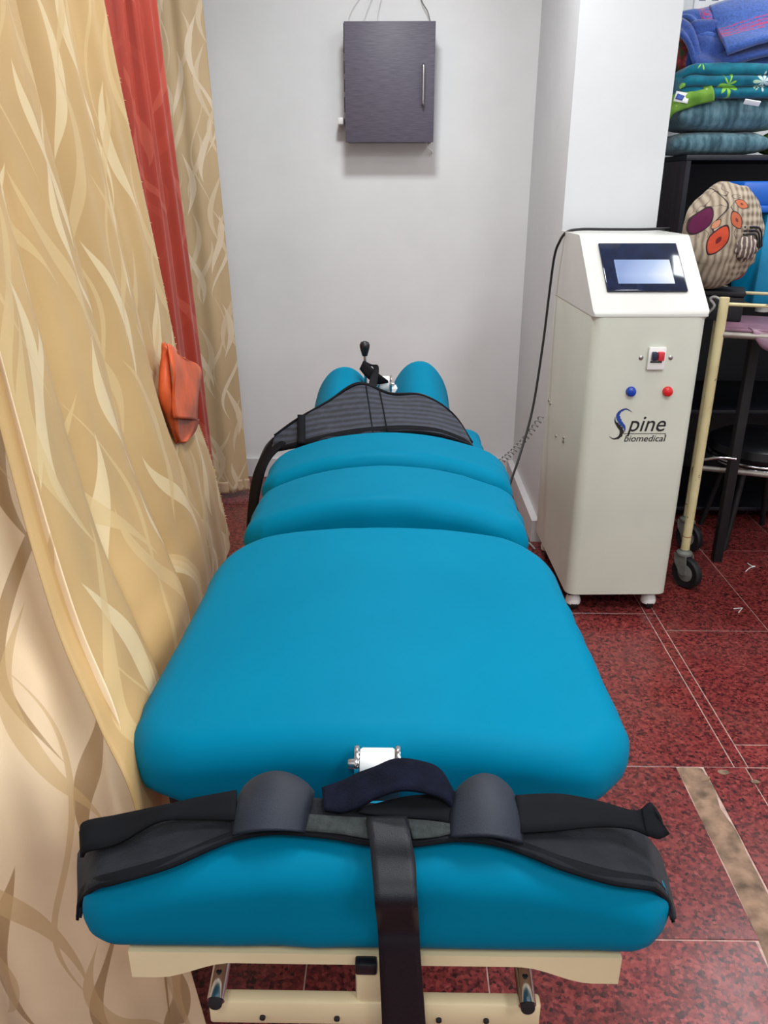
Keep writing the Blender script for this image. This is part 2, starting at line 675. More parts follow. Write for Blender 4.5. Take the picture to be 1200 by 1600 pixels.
# old cement strip where a row of stone is missing
bm = bmesh.new()
ys = [i / 40 * 2.93 - 1.2 for i in range(41)]
prev = None
for y in ys:
    l = .751 + .008 * noise.noise(Vector((y * 9, 1, 0))) + (.008 if y > 1.2 else 0)
    r_ = .815 + .012 * noise.noise(Vector((y * 11, 5, 0))) + (.022 if y > 1.2 else 0)
    row = [bm.verts.new((l + (r_ - l) * j / 5, y, (-.004 if j in (0, 5) else .0016) + .0012 * noise.noise(Vector((j * 2, y * 30, 0))))) for j in range(6)]
    if prev:
        for j in range(5):
            bm.faces.new((prev[j], prev[j + 1], row[j + 1], row[j]))
    prev = row
mesh_obj('cement_strip', bm, M_cement, floor)
for i, (px, py, s, a) in enumerate([(1092, 1215, .03, .5), (1130, 1207, .016, 1.2), (1180, 1222, .012, .2)]):
    p = at(px, py, Z=0)
    bm = bmesh.new()
    ring = [bm.verts.new((p.x + s * (1 + .4 * noise.noise(Vector((j * 1.7, i * 5, 0)))) * math.cos(j / 12 * 6.283),
                          p.y + s * .6 * (1 + .4 * noise.noise(Vector((j * 1.7, i * 5, 3)))) * math.sin(j / 12 * 6.283), .0018)) for j in range(12)]
    bm.faces.new(ring)
    mesh_obj('cement_smear', bm, M_cement, floor)

# ------------------------------------------------------------------ curtains
def patch(name, ctrl, m, parent=None, nu=120, nv=90, folds=None, thick=.0016, uv0=(0, 0), uscale=.5):
    """cloth sheet through a grid of control points (rows from top to bottom), with folds along its normal"""
    cols = [cr(row, nu) for row in ctrl]
    grid = []
    for i in range(nu):
        grid.append(cr([c[i] for c in cols], nv))
    bm = bmesh.new()
    uvl = bm.loops.layers.uv.new('UVMap')
    V = []
    UV = []
    ulen = [0.0]
    mid = nv // 2
    for i in range(1, nu):
        ulen.append(ulen[-1] + (grid[i][mid] - grid[i - 1][mid]).length)
    for i in range(nu):
        col = []
        uc = []
        vl = 0.0
        for j in range(nv):
            a = grid[min(i + 1, nu - 1)][j] - grid[max(i - 1, 0)][j]
            b = grid[i][min(j + 1, nv - 1)] - grid[i][max(j - 1, 0)]
            nrm = a.cross(b)
            nrm = nrm.normalized() if nrm.length > 1e-9 else Vector((1, 0, 0))
            d = folds(i / (nu - 1), j / (nv - 1), ulen[i]) if folds else 0
            if j:
                vl += (grid[i][j] - grid[i][j - 1]).length
            col.append(bm.verts.new(grid[i][j] + nrm * d))
            uc.append((ulen[i] * uscale + uv0[0], uv0[1] - vl))
        V.append(col)
        UV.append(uc)
    for i in range(nu - 1):
        for j in range(nv - 1):
            ids = ((i, j), (i, j + 1), (i + 1, j + 1), (i + 1, j))
            f = bm.faces.new([V[a][b] for a, b in ids])
            for lp, (a, b) in zip(f.loops, ids):
                lp[uvl].uv = UV[a][b]
    edge = [v.co.copy() for v in V[-1]]
    o = mesh_obj(name, bm, m, parent)
    md = o.modifiers.new('thickness', 'SOLIDIFY')
    md.thickness = thick
    md.offset = 0
    return o, edge


def ridge(u, c, w):
    d = (u - c) / w
    return math.exp(-d * d)


# far beige drape beside the back wall
far = thing('curtain', 'pale beige satin curtain with cream ribbons hanging against the back wall', 'curtain', (-.95, 3.7, 0))
far_o = Vector((-.95, 3.7, 0))
rows = []
for z, x1 in ((2.62, -.795), (2.1, -.79), (1.2, -.765), (.5, -.748), (.03, -.735)):
    rows.append([Vector(p) - far_o for p in ((-1.27, 3.66, z), (-1.12, 3.70, z), (-.98, 3.69, z), (x1 - .09, 3.71, z), (x1, 3.74, z))])


def f_far(u, v, s):
    a = .005 + .004 * v
    return a * math.sin(s * 38 + 1.0 * v) + .003 * math.sin(s * 83 + 1)


patch('panel', rows, M_cur_far, far, 110, 70, f_far, uscale=1.0)
hem_rows = []
for dz in (.062, .0):
    hem_rows.append([Vector((p.x + (.002 if k == 4 else 0), p.y - .004, p.z + dz)) for k, p in enumerate(rows[-1])])
patch('hem', hem_rows, M_hem, far, 110, 6, lambda u, v, s: f_far(u, .97, s))

# terracotta strip between the two drapes
ter = thing('curtain', 'narrow terracotta red satin curtain between the two beige curtains', 'curtain', (-.8, 2.8, 0))
ter_o = Vector((-.8, 2.8, 0))
rows = []
for z, y1, x1 in ((2.62, 2.97, -.775), (2.0, 2.99, -.775), (1.1, 3.11, -.770), (.5, 3.165, -.765), (.06, 3.19, -.76)):
    rows.append([Vector(p) - ter_o for p in ((-.86, 2.2, z), (-.86, 2.45, z), (-.84, 2.7, z), (x1 - .02, y1 - .14, z), (x1, y1, z))])
patch('panel', rows, M_terra, ter, 80, 60, lambda u, v, s: .012 * math.sin(s * 42 + v) * (1 - .3 * u) + .006 * math.sin(s * 90))

# long gold drape along the table; its near side is caught against the table edge
gold = thing('curtain', 'long gold satin curtain with a frayed edge hanging along the table', 'curtain', (-.7, 1.9, 0))
g_o = Vector((-.7, 1.9, 0))
near = [(-.80, 1.42, 2.62), (-.76, 1.36, 1.9), (-.63, 1.20, 1.18), (-.52, 1.05, .86), (-.42, .925, .735), (-.362, .862, .655), (-.37, .90, .38), (-.40, .97, .05)]
fare = [(-.80, 2.36, 2.62), (-.78, 2.44, 1.90), (-.765, 2.66, 1.22), (-.75, 2.77, .83), (-.73, 2.95, .50), (-.725, 3.02, .34), (-.72, 3.08, .20), (-.715, 3.14, .05)]
rows = []
for i, (a, b) in enumerate(zip(near, fare)):
    a, b = Vector(a), Vector(b)
    v = i / 7
    row = []
    for k, t in enumerate((0, .17, .34, .52, .7, .86, 1)):
        p = a.lerp(b, t)
        # below the table edge the cloth is pushed back by the pads
        sag = math.sin(math.pi * min(1, t * 1.05)) if t < .95 else 0
        p.x += -.05 * sag * (1 - v) - .03 * sag * v
        p.z = a.z if i in (0, 7) else p.z
        row.append(p - g_o)
    rows.append(row)


def f_gold(u, v, s):
    # broad rolls between sharp creases
    cs = [0, .27 - .12 * v, .52 - .17 * v, .76 - .13 * v, 1.0]
    d = 0
    for a, b, h in zip(cs, cs[1:], (.03, .05, .05, .022)):
        if a <= u <= b:
            t = (u - a) / max(1e-6, b - a)
            d = -h * math.sin(math.pi * t) ** .75 * (1 - .25 * v) * (1 if b < 1 else (1 - .6 * v))
    return d + .004 * math.sin(s * 33 + 2 * v) * min(1, u * 6) + .006 * noise.noise(Vector((u * 7, v * 3.5, 2)))


_, fr_edge = patch('panel', rows, M_cur, gold, 190, 120, f_gold)
# frayed threads along the raw edge
bm = bmesh.new()
for i in range(len(fr_edge) - 1):
    for q in range(4):
        p = fr_edge[i].lerp(fr_edge[i + 1], random.random())
        d = Vector((random.uniform(-.2, .5), random.uniform(.3, 1), random.uniform(-.7, .4))).normalized() * random.uniform(.003, .012)
        w = Vector((0, .0006, .0006))
        vs = [bm.verts.new(x) for x in (p - w, p + w, p + d * .6 + w, p + d + Vector((0, 0, -.002)), p + d * .6 - w)]
        bm.faces.new(vs)
tag(mesh_obj('fringe', bm, M_fray, gold, smooth=False), kind='stuff')

# the same run of cloth turns away to the left near the camera: paler reverse side
nearc = thing('curtain', 'pinkish beige curtain with brown swirls at the foot of the table', 'curtain', (-.7, 1.0, 0))
n_o = Vector((-.7, 1.0, 0))
rows = []
for z, xr, yr, xl, yl in ((2.62, -.79, 1.45, -1.3, 1.62), (1.9, -.75, 1.39, -1.28, 1.55), (1.18, -.615, 1.23, -1.22, 1.36), (.86, -.505, 1.085, -1.15, 1.22),
                          (.735, -.41, .965, -1.1, 1.10), (.62, -.37, .90, -1.05, 1.0), (.35, -.345, .92, -1.02, .95), (.02, -.325, .955, -1.02, .95)):
    a, b = Vector((xr, yr, z)), Vector((xl, yl, z))
    row = []
    for t in (0, .1, .25, .45, .7, 1):
        p = a.lerp(b, t)
        p.y += (.05 if .05 < t < .2 else 0) * (1 if z > .65 else .2) - .05 * math.sin(math.pi * t) * (1 if z < .8 else .4)
        row.append(p - n_o)
    rows.append(row)


def f_near(u, v, s):
    return .014 * math.sin(s * 24 + 2 * v) * min(1, u * 8) + .012 * math.sin(s * 47 + 1.2 - v) * min(1, u * 5)


patch('panel', rows, M_cur_near, nearc, 130, 110, f_near, uv0=(.4, .2), uscale=1.0)

# orange satin tie hooked over the gold drape
tie = thing('curtain_tie', 'shiny orange satin tie folded on the edge of the gold curtain', 'curtain tie', (-.72, 2.6, .8))
t_o = Vector((-.72, 2.6, .8))


def tp(px, py, X):
    return at(px, py, X=X + .045) - t_o


ribbon('side_fold', [tp(258, 535, -.735), tp(250, 575, -.735), tp(249, 620, -.735), tp(262, 655, -.735), tp(276, 690, -.735)],
       [tp(262, 540, -.715), tp(266, 580, -.705), tp(269, 620, -.705), tp(274, 655, -.71), tp(281, 688, -.72)], M_satin, tie, 24, 5, .004,
       bulge=lambda u, s: .012 * math.sin(math.pi * s))
ribbon('front_fold', [tp(260, 537, -.712), tp(266, 580, -.70), tp(270, 620, -.70), tp(274, 653, -.70)],
       [tp(288, 560, -.72), tp(311, 579, -.72), tp(311, 620, -.72), tp(310, 657, -.72)], M_satin, tie, 24, 8, .006,
       bulge=lambda u, s: .006 * math.sin(7 * s + 5 * u), wob=.004, seed=3)
ribbon('tail', [tp(273, 652, -.715), tp(276, 675, -.715), tp(283, 692, -.715)],
       [tp(311, 655, -.725), tp(304, 675, -.725), tp(291, 691, -.72)], M_satin, tie, 16, 6, .006,
       bulge=lambda u, s: -.01 * math.sin(math.pi * s))

# ------------------------------------------------------------------ traction table
BX = -.022                                   # its centre line
table = thing('traction_table', 'long teal padded spinal traction table with a cream steel frame', 'treatment table', (BX, 1.6, 0))
T_O = Vector((BX, 1.6, 0))


def pad(name, y0, y1, z0, w, t, crown, rc, er, cx=0.0, rx=0.0, wr=.004, seed=0, cy=0.0, power=2.0, taper=0.0):
    o = mesh_obj(name, cushion_bm(w, y1 - y0, t, crown, rc, er, cy, wr, seed, power=power, taper=taper), M_teal, table)
    o.location = (cx, (y0 + y1) / 2 - T_O.y, z0)
    o.rotation_euler = (rx, 0, 0)
    return o


FOOT = dict(z0=.621, w=.692, t=.088, crown=.057, power=2.6, er=.045)
pad('foot_cushion', .650, .778, FOOT['z0'], FOOT['w'], FOOT['t'], FOOT['crown'], .05, FOOT['er'], seed=1, power=2.6)
pad('seat_cushion', .862, 1.605, .640, .735, .080, .048, .13, .046, seed=2, rx=R(.5), power=2.2, taper=.03)
pad('lumbar_cushion', 1.665, 1.945, .636, .675, .076, .082, .06, .042, seed=3, power=2.1, wr=.008)
pad('lumbar_cushion', 1.985, 2.235, .640, .690, .072, .084, .06, .042, seed=4, power=2.1, wr=.007)
pad('chest_cushion', 2.30, 2.66, .600, .62, .075, .015, .05, .03, seed=5)
for cx, dz, h in ((.083 - BX, .012, .118), (-.185 - BX, -.004, .112)):
    o = pad('head_bolster', 2.47, 2.87, .662 + dz, .215, .055, h, .03, .025, cx=cx, rx=R(10), wr=.002, seed=6, power=2.2)


def foot_top(x):
    """height of the foot pad's top at world x"""
    hw = FOOT['w'] / 2
    a = min(1, abs((x - BX) / hw))
    d = max(0.0, hw - abs(x - BX))
    e = FOOT['er']
    drop = 0 if d > e else e - math.sqrt(max(0, e * e - (e - d) ** 2))
    return FOOT['z0'] + FOOT['t'] + FOOT['crown'] * (1 - a ** FOOT['power']) - drop


# boards under the pads
for y0, y1, z, w in ((.674, .755, .602, .54), (.89, 1.57, .630, .60), (1.68, 1.93, .622, .58), (2.0, 2.22, .632, .58), (2.32, 2.64, .582, .54)):
    boxo('base_board', -w / 2, w / 2, y0 - T_O.y, y1 - T_O.y, z, z + .02, M_black, table, .003)

# front cross bar with drooping ends
bm = bmesh.new()
N = 40
prof = []
for i in range(N + 1):
    x = -.290 + .58 * i / N
    ax = abs(x)
    dip = 0.016 + .026 * max(0, min(1, (ax - .175) / .085)) ** 1.0
    sm = max(0, min(1, (ax - .17) / .09))
    dip = .017 + .026 * sm * sm * (3 - 2 * sm)
    prof.append((x, dip))
for yy in (0, 1):
    pass
fr, bk = [], []
for x, dip in prof:
    y = .664 - T_O.y
    fr.append((bm.verts.new((x, y, .616)), bm.verts.new((x, y, .616 - dip))))
    bk.append((bm.verts.new((x, y + .035, .616)), bm.verts.new((x, y + .035, .616 - dip))))
for i in range(N):
    bm.faces.new((fr[i][1], fr[i + 1][1], fr[i + 1][0], fr[i][0]))
    bm.faces.new((bk[i][0], bk[i + 1][0], bk[i + 1][1], bk[i][1]))
    bm.faces.new((fr[i][0], fr[i + 1][0], bk[i + 1][0], bk[i][0]))
    bm.faces.new((bk[i][1], bk[i + 1][1], fr[i + 1][1], fr[i][1]))
for i in (0, N):
    bm.faces.new((fr[i][0], fr[i][1], bk[i][1], bk[i][0]))
bmesh.ops.recalc_face_normals(bm, faces=bm.faces)
mesh_obj('cross_bar', bm, M_cream, table, sharp=35)
lowbar = boxo('lower_bar', -.200, .200, .655 - T_O.y, .673 - T_O.y, .506, .545, M_cream, table, .004)
boxo('centre_post', -.022, .032, .658 - T_O.y, .692 - T_O.y, .535, .612, M_cream, table, .006)
boxo('stop_clip', -.022, .004, .652 - T_O.y, .668 - T_O.y, .596, .614, M_black, table, .003)
for x in (-.135, -.045, .078, .135):
    latheo('bolt', [(.0035, 0), (.0035, .003), (.002, .004)], M_rubber, lowbar,
           Matrix.Translation((x, .655 - T_O.y, .520)) @ Matrix.Rotation(R(90), 4, 'X'), 10)
for s, x in ((-1, -.186), (1, .180)):
    rod = tubeo('guide_rod', [(x, .80 - T_O.y, .598), (x, .643 - T_O.y, .563)], .0105, M_chrome, table, 16)
    latheo('end_plug', [(.0085, 0), (.0085, .004), (.004, .0045)], M_rubber, rod,
           Matrix.Translation((x, .6425 - T_O.y, .5628)) @ Matrix.Rotation(R(78), 4, 'X'), 14)
    latheo('pin_hole', [(.0035, 0), (.0035, .001), (.002, .0012)], M_rubber, rod,
           Matrix.Translation((x, .668 - T_O.y, .5790)) @ Matrix.Rotation(R(-12), 4, 'X'), 10)
# side rails, lift column and feet under the pads
for x in (-.24, .22):
    boxo('side_rail', x, x + .035, .72 - T_O.y, 2.62 - T_O.y, .55, .595, M_cream, table, .005)
for y in (1.42, 2.18):
    boxo('lift_column', -.06, .06, y - T_O.y, y + .12 - T_O.y, .06, .56, M_cream, table, .006)
    boxo('foot_beam', -.27, .27, y + .02 - T_O.y, y + .10 - T_O.y, .02, .075, M_cream, table, .01)
    for x in (-.24, .24):
        latheo('foot_pad', [(.025, 0), (.025, .012), (.012, .02), (.012, .03)], M_rubber, table,
               Matrix.Translation((x, y + .06 - T_O.y, .0)), 16)
boxo('floor_beam', -.04, .04, 1.5 - T_O.y, 2.24 - T_O.y, .03, .07, M_cream, table, .008)
boxo('support_arm', -.25, .25, 1.45 - T_O.y, 1.5 - T_O.y, .53, .56, M_cream, table, .004)
boxo('support_arm', -.25, .25, 2.2 - T_O.y, 2.25 - T_O.y, .53, .56, M_cream, table, .004)


def spool(loc, w, r, rz=0.0):
    Mx = Matrix.Translation(loc) @ Matrix.Rotation(rz, 4, 'Z') @ Matrix.Rotation(R(90), 4, 'Y')
    sp = latheo('strap_spool', [(r * .9, -w / 2), (r, -w / 2 + .003), (r, w / 2 - .003), (r * .9, w / 2)], M_white, table, Mx, 24)
    for s in (-1, 1):
        latheo('chrome_flange', [(r * 1.15, -.003), (r * 1.2, 0), (r * 1.15, .003)], M_chrome, sp,
               Mx @ Matrix.Translation((0, 0, s * (w / 2 + .004))), 20)
    latheo('axle', [(.006, -w / 2 - .016), (.007, -w / 2 - .012), (.007, w / 2 + .012), (.006, w / 2 + .016)], M_steel, sp, Mx, 12)
    return sp


spool((at(590, 1186, Y=.85).x - BX, .846 - T_O.y, .742), .046, .021)
spool((at(601, 596, Y=2.72).x - BX, 2.74 - T_O.y, .81), .036, .028)
boxo('spool_bracket', -.01, .045, 2.72 - T_O.y, 2.78 - T_O.y, .70, .80, M_white, table, .003)
boxo('spool_bracket', -.03, .03, .838 - T_O.y, .850 - T_O.y, .60, .715, M_steel, table, .002)
# release lever with black knob
lv = tubeo('release_lever', [(at(572, 600, Y=2.78).x - BX, 2.78 - T_O.y, .78), (at(570, 560, Y=2.78).x - BX, 2.78 - T_O.y, .90)], .005, M_chrome, table, 12)
kn = at(570, 556, Y=2.78)
latheo('knob', [(.009, 0), (.011, .006), (.017, .028), (.018, .038), (.014, .047), (.006, .051)], M_black, lv,
       Matrix.Translation((kn.x - BX, kn.y - T_O.y, kn.z)), 18)

# ------------------------------------------------------------------ near harness lying across the foot pad
har = thing('traction_harness', 'charcoal padded harness belt with two humped pads across the near end of table', 'harness', (BX, .8, .7))
h_o = Vector((BX, .8, .7))


def hp(px, py, Y=None, Z=None, X=None):
    return at(px, py, X=X, Y=Y, Z=Z) - h_o


def hs(px, py, off):
    """harness point lying a little above the foot pad"""
    z = .74
    for _ in range(12):
        p = at(px, py, Z=z)
        z = .5 * z + .5 * (foot_top(p.x) + off)
    return at(px, py, Z=z) - h_o


low = [hp(122, 1434, Y=.674), hp(129, 1404, Y=.690), hp(150, 1386, Z=.722), hs(182, 1377, .008), hs(267, 1352, .008), hs(333, 1323, .010), hs(375, 1308, .012), hs(433, 1300, .015),
       hs(517, 1307, .014), hs(579, 1318, .012), hs(647, 1319, .012), hs(717, 1311, .015), hs(780, 1319, .013), hs(830, 1336, .010),
       hs(880, 1356, .008), hs(955, 1378, .006), hs(1004, 1385, .008), hp(1024, 1390, Z=.722), hp(1042, 1408, Y=.688), hp(1051, 1437, Y=.672)]
upp = [hp(126, 1335, Y=.775), hp(136, 1318, Y=.772), hp(154, 1309, Z=.729), hs(184, 1302, .016), hs(267, 1280, .018), hs(333, 1262, .020), hs(375, 1252, .022), hs(433, 1246, .025),
       hs(517, 1250, .025), hs(579, 1258, .022), hs(647, 1260, .022), hs(717, 1252, .025), hs(780, 1250, .024), hs(830, 1256, .02),
       hs(880, 1266, .018), hs(955, 1282, .014), hs(992, 1294, .012), hp(1010, 1310, Z=.722), hp(1029, 1340, Y=.768), hp(1051, 1424, Y=.722)]
belt = ribbon('belt', low, upp, M_belt, har, 90, 8, .007, wob=.003)
ribbon('binding', [p + Vector((0, -.003, -.001)) for p in low], [p.lerp(q, .13) + Vector((0, 0, .004)) for p, q in zip(low, upp)], M_edge, belt, 90, 3, .004)


def hump(pts, name, z0, label=None):
    """raised pad wrapped over the belt: pts are left and right edge curves"""
    a, b = pts
    return ribbon(name, a, b, M_neo, har, 28, 14, .008, bulge=lambda u, s: -.024 * math.sin(math.pi * s) ** .7)


hump(([hs(367, 1306, .012), hs(369, 1275, .024), hs(376, 1248, .032), hs(380, 1240, .030)],
      [hs(474, 1301, .016), hs(479, 1272, .028), hs(487, 1246, .034), hs(486, 1238, .032)]), 'pad', 0)
hump(([hs(704, 1310, .016), hs(706, 1278, .028), hs(710, 1250, .034), hs(714, 1242, .032)],
      [hs(814, 1320, .013), hs(810, 1282, .026), hs(803, 1252, .032), hs(799, 1245, .030)]), 'pad', 0)
# hook patches between the pads
ribbon('hook_patch', [hp(476, 1298, Z=0.784), hp(530, 1303, Z=0.786), hp(578, 1311, Z=0.787)], [hp(480, 1272, Z=0.792), hp(530, 1276, Z=0.792), hp(574, 1278, Z=0.794)], M_velcro, belt, 20, 4, .002)
ribbon('hook_patch', [hp(645, 1311, Z=0.787), hp(680, 1308, Z=0.787), hp(703, 1303, Z=0.786)], [hp(636, 1280, Z=0.794), hp(675, 1283, Z=0.793), hp(703, 1287, Z=0.792)], M_velcro, belt, 20, 4, .002)
ribbon('stitch_line', [hp(183, 1357, Z=0.739), hp(190, 1322, Z=0.744)], [hp(186, 1357, Z=0.739), hp(193, 1322, Z=0.744)], M_thread, belt, 6, 2, .001)
ribbon('stitch_line', [hp(1000, 1373, Z=0.734), hp(986, 1305, Z=0.738)], [hp(1003, 1373, Z=0.734), hp(989, 1305, Z=0.738)], M_thread, belt, 6, 2, .001)
# loose upper straps
ribbon('upper_strap', [hp(128, 1340, Z=0.727), hp(137, 1330, Z=0.744), hp(183, 1319, Z=0.754), hp(246, 1285, Z=0.778), hp(300, 1281, Z=0.782), hp(368, 1282, Z=0.787)],
       [hp(126, 1300, Z=0.742), hp(134, 1284, Z=0.754), hp(183, 1274, Z=0.764), hp(258, 1258, Z=0.787), hp(310, 1246, Z=0.795), hp(370, 1235, Z=0.802)], M_edge, har, 40, 4, .004)
ribbon('upper_strap', [hp(808, 1302, Z=0.784), hp(872, 1298, Z=0.780), hp(934, 1292, Z=0.776), hp(984, 1295, Z=0.768), hp(1012, 1306, Z=0.764), hp(1030, 1311, Z=0.764)],
       [hp(806, 1243, Z=0.802), hp(872, 1241, Z=0.797), hp(934, 1252, Z=0.787), hp(984, 1266, Z=0.777), hp(1003, 1264, Z=0.780), hp(1017, 1254, Z=0.787)], M_edge, har, 40, 4, .004)
o = ribbon('strap_end', [hp(1010, 1305, Z=0.765), hp(1030, 1311, Z=0.764), hp(1045, 1303, Z=0.764)],
           [hp(1002, 1264, Z=0.781), hp(1017, 1254, Z=0.788), hp(1030, 1275, Z=0.782)], M_edge, har, 12, 4, .004)
# arched fastening flap in the middle
flapA = [hp(507, 1266, Z=0.795), hp(535, 1269, Z=0.797), hp(562, 1260, Z=0.805), hp(587, 1247, Z=0.814), hp(620, 1236, Z=0.822), hp(650, 1236, Z=0.822), hp(688, 1246, Z=0.812), hp(708, 1264, Z=0.797)]
flapB = [hp(503, 1232, Z=0.802), hp(535, 1221, Z=0.807), hp(560, 1209, Z=0.815), hp(587, 1199, Z=0.824), hp(617, 1187, Z=0.832), hp(650, 1189, Z=0.832), hp(685, 1202, Z=0.820), hp(709, 1240, Z=0.802)]
flap = ribbon('fastening_flap', flapA, flapB, M_loop, har, 40, 6, .005)
ribbon('flap_underside', [hp(706, 1296, Z=0.788), hp(690, 1284, Z=0.790), hp(650, 1279, Z=0.792), hp(600, 1276, Z=0.794), hp(560, 1270, Z=0.795)],
       [hp(709, 1262, Z=0.798), hp(690, 1244, Z=0.802), hp(650, 1243, Z=0.802), hp(610, 1250, Z=0.802), hp(566, 1262, Z=0.799)], M_edge, flap, 24, 4, .003)

# wide webbing strap down the front
strapm = thing('webbing_strap', 'wide black webbing strap hanging down over the front cushion', 'strap', (BX, .7, .65))
s_o = Vector((BX, .7, .65))


def sp_(px, py, **k):
    return at(px, py, **k) - s_o


L = [sp_(572, 1276, Z=0.798), sp_(577, 1310, Z=0.794), sp_(580, 1345, Z=0.778), sp_(583, 1380, Z=0.767), sp_(586, 1415, Z=0.748), sp_(590, 1450, Y=.640), sp_(592, 1490, Y=.637), sp_(597, 1600, Y=.637), sp_(604, 1750, Y=.637)]
Rr = [sp_(636, 1276, Z=0.798), sp_(643, 1312, Z=0.794), sp_(649, 1345, Z=0.778), sp_(651, 1380, Z=0.767), sp_(653, 1415, Z=0.748), sp_(655, 1450, Y=.640), sp_(657, 1490, Y=.637), sp_(665, 1600, Y=.637), sp_(674, 1750, Y=.637)]
ribbon('webbing', L, Rr, M_strap, strapm, 70, 6, .002)

# ------------------------------------------------------------------ far harness over the chest pad
harf = thing('traction_harness', 'black ribbed harness spread over the far end of table below the bolsters', 'harness', (BX, 2.4, .75))
f_o = Vector((BX, 2.4, .75))


def fp(px, py, Y):
    return at(px, py, Y=Y) - f_o


lowF = [fp(425, 704, 2.30), fp(464, 696, 2.27), fp(512, 686, 2.26), fp(560, 680, 2.26), fp(631, 673, 2.26), fp(685, 678, 2.26), fp(727, 692, 2.28), fp(739, 700, 2.3)]
topF = [fp(429, 680, 2.32), fp(462, 656, 2.36), fp(512, 627, 2.41), fp(560, 598, 2.47), fp(610, 614, 2.46), fp(660, 617, 2.45), fp(706, 645, 2.40), fp(738, 692, 2.31)]
sheet = ribbon('ribbed_sheet', lowF, topF, M_ribbed, harf, 80, 24, .005, wob=.003, seed=2)
ribbon('edge_binding', topF, [p.lerp(q, .05) + Vector((0, -.004, .003)) for p, q in zip(topF, lowF)], M_edge, sheet, 80, 2, .006)
ribbon('edge_binding', [p + Vector((0, -.004, -.006)) for p in lowF], [p.lerp(q, .10) + Vector((0, -.004, .004)) for p, q in zip(lowF, topF)], M_edge, sheet, 80, 2, .006)
for a, b, w in (((583, 679), (572, 604), 2), ((605, 675), (593, 610), 2), ((471, 694), (471, 650), 12)):
    ribbon('seam', [fp(a[0] - w / 2, a[1], 2.258), fp((a[0] + b[0]) / 2 - w / 2, (a[1] + b[1]) / 2, 2.36 if w < 5 else 2.305), fp(b[0] - w / 2, b[1], 2.455 if w < 5 else 2.36)],
           [fp(a[0] + w / 2, a[1], 2.258), fp((a[0] + b[0]) / 2 + w / 2, (a[1] + b[1]) / 2, 2.36 if w < 5 else 2.305), fp(b[0] + w / 2, b[1], 2.455 if w < 5 else 2.36)], M_edge, sheet, 14, 2, .012)
ribbon('side_strap', [fp(432, 678, 2.33), fp(410, 712, 2.31), fp(396, 745, 2.28), fp(388, 800, 2.24), fp(386, 850, 2.22)],
       [fp(452, 690, 2.30), fp(426, 712, 2.26), fp(412, 740, 2.22), fp(402, 790, 2.19), fp(396, 850, 2.18)], M_edge, harf, 30, 5, .006)
ribbon('side_strap', [fp(427, 684, 2.35), fp(414, 700, 2.36), fp(400, 735, 2.34), fp(393, 775, 2.30)],
       [fp(436, 690, 2.32), fp(424, 708, 2.32), fp(409, 742, 2.30), fp(401, 785, 2.27)], M_belt, harf, 24, 4, .006)
ribbon('side_strap', [fp(706, 645, 2.47), fp(722, 664, 2.42), fp(735, 690, 2.36), fp(740, 705, 2.34)],
       [fp(702, 652, 2.44), fp(714, 668, 2.40), fp(724, 692, 2.34), fp(730, 706, 2.32)], M_edge, harf, 20, 3, .006)
# strap looped up to the far spool
loop = ribbon('pull_strap', [fp(575, 607, 2.46), fp(578, 592, 2.58), fp(584, 578, 2.70), fp(580, 571, 2.74), fp(569, 563, 2.75)],
              [fp(588, 611, 2.45), fp(590, 594, 2.57), fp(592, 578, 2.69), fp(588, 570, 2.73), fp(565, 577, 2.74)], M_edge, harf, 24, 3, .004)
ribbon('pull_strap', [fp(562, 577, 2.73), fp(573, 590, 2.70), fp(588, 600, 2.70), fp(607, 598, 2.71)],
       [fp(568, 564, 2.74), fp(582, 575, 2.71), fp(592, 584, 2.70), fp(606, 594, 2.71)], M_edge, harf, 20, 3, .004)

# ------------------------------------------------------------------ control console
CON = thing('control_console', 'tall cream control console with sloped touch screen beside the column', 'console', (.622, 2.56, 0), R(1.6))
W, DP, HF, HT, SD = .365, .575, 1.07, 1.30, .265
Z0 = .08


def profile_prism(name, prof, x0, x1, m, parent, bev, seg=4, edges=None):
    bm = bmesh.new()
    a = [bm.verts.new((x0, y, z)) for y, z in prof]
    b = [bm.verts.new((x1, y, z)) for y, z in prof]
    n = len(prof)
    bm.faces.new(a)
    bm.faces.new(b[::-1])
    for i in range(n):
        bm.faces.new((a[i], b[i], b[(i + 1) % n], a[(i + 1) % n]))
    bmesh.ops.recalc_face_normals(bm, faces=bm.faces)
    if edges:
        es = [e for e in bm.edges if edges(e)]
        bmesh.ops.bevel(bm, geom=es, offset=bev, segments=seg, affect='EDGES', profile=.5)
    return mesh_obj(name, bm, m, parent, sharp=30)


def vert_front(e):
    a, b = e.verts
    return abs(a.co.x - b.co.x) < 1e-5 and a.co.y < .001 and b.co.y < .001


profile_prism('cabinet', [(0, Z0), (DP, Z0), (DP, HF), (0, HF)], 0, W, M_console, CON, .034, 6, vert_front)
# sloped head with a flat top
headp = [(-.003, HF), (-.003, HF + .012), (SD, HT), (DP, HT), (DP, HF)]
profile_prism('sloped_head', headp, -.002, W + .002, M_console_top, CON, .012, 4,
              lambda e: (abs(e.verts[0].co.x - e.verts[1].co.x) > .1 and min(e.verts[0].co.z, e.verts[1].co.z) > HF + .005)
              or (abs(e.verts[0].co.x - e.verts[1].co.x) < 1e-5 and max(e.verts[0].co.y, e.verts[1].co.y) < .001))
SL = math.atan2(HT - HF - .012, SD)
slope_o = Vector((0, -.003, HF + .012))


def onslope(x, s, h=0.0):
    """point on the slope: s metres up it, h above it"""
    return (x, slope_o.y + s * math.cos(SL) - h * math.sin(SL), slope_o.z + s * math.sin(SL) + h * math.cos(SL))


slen = SD / math.cos(SL)
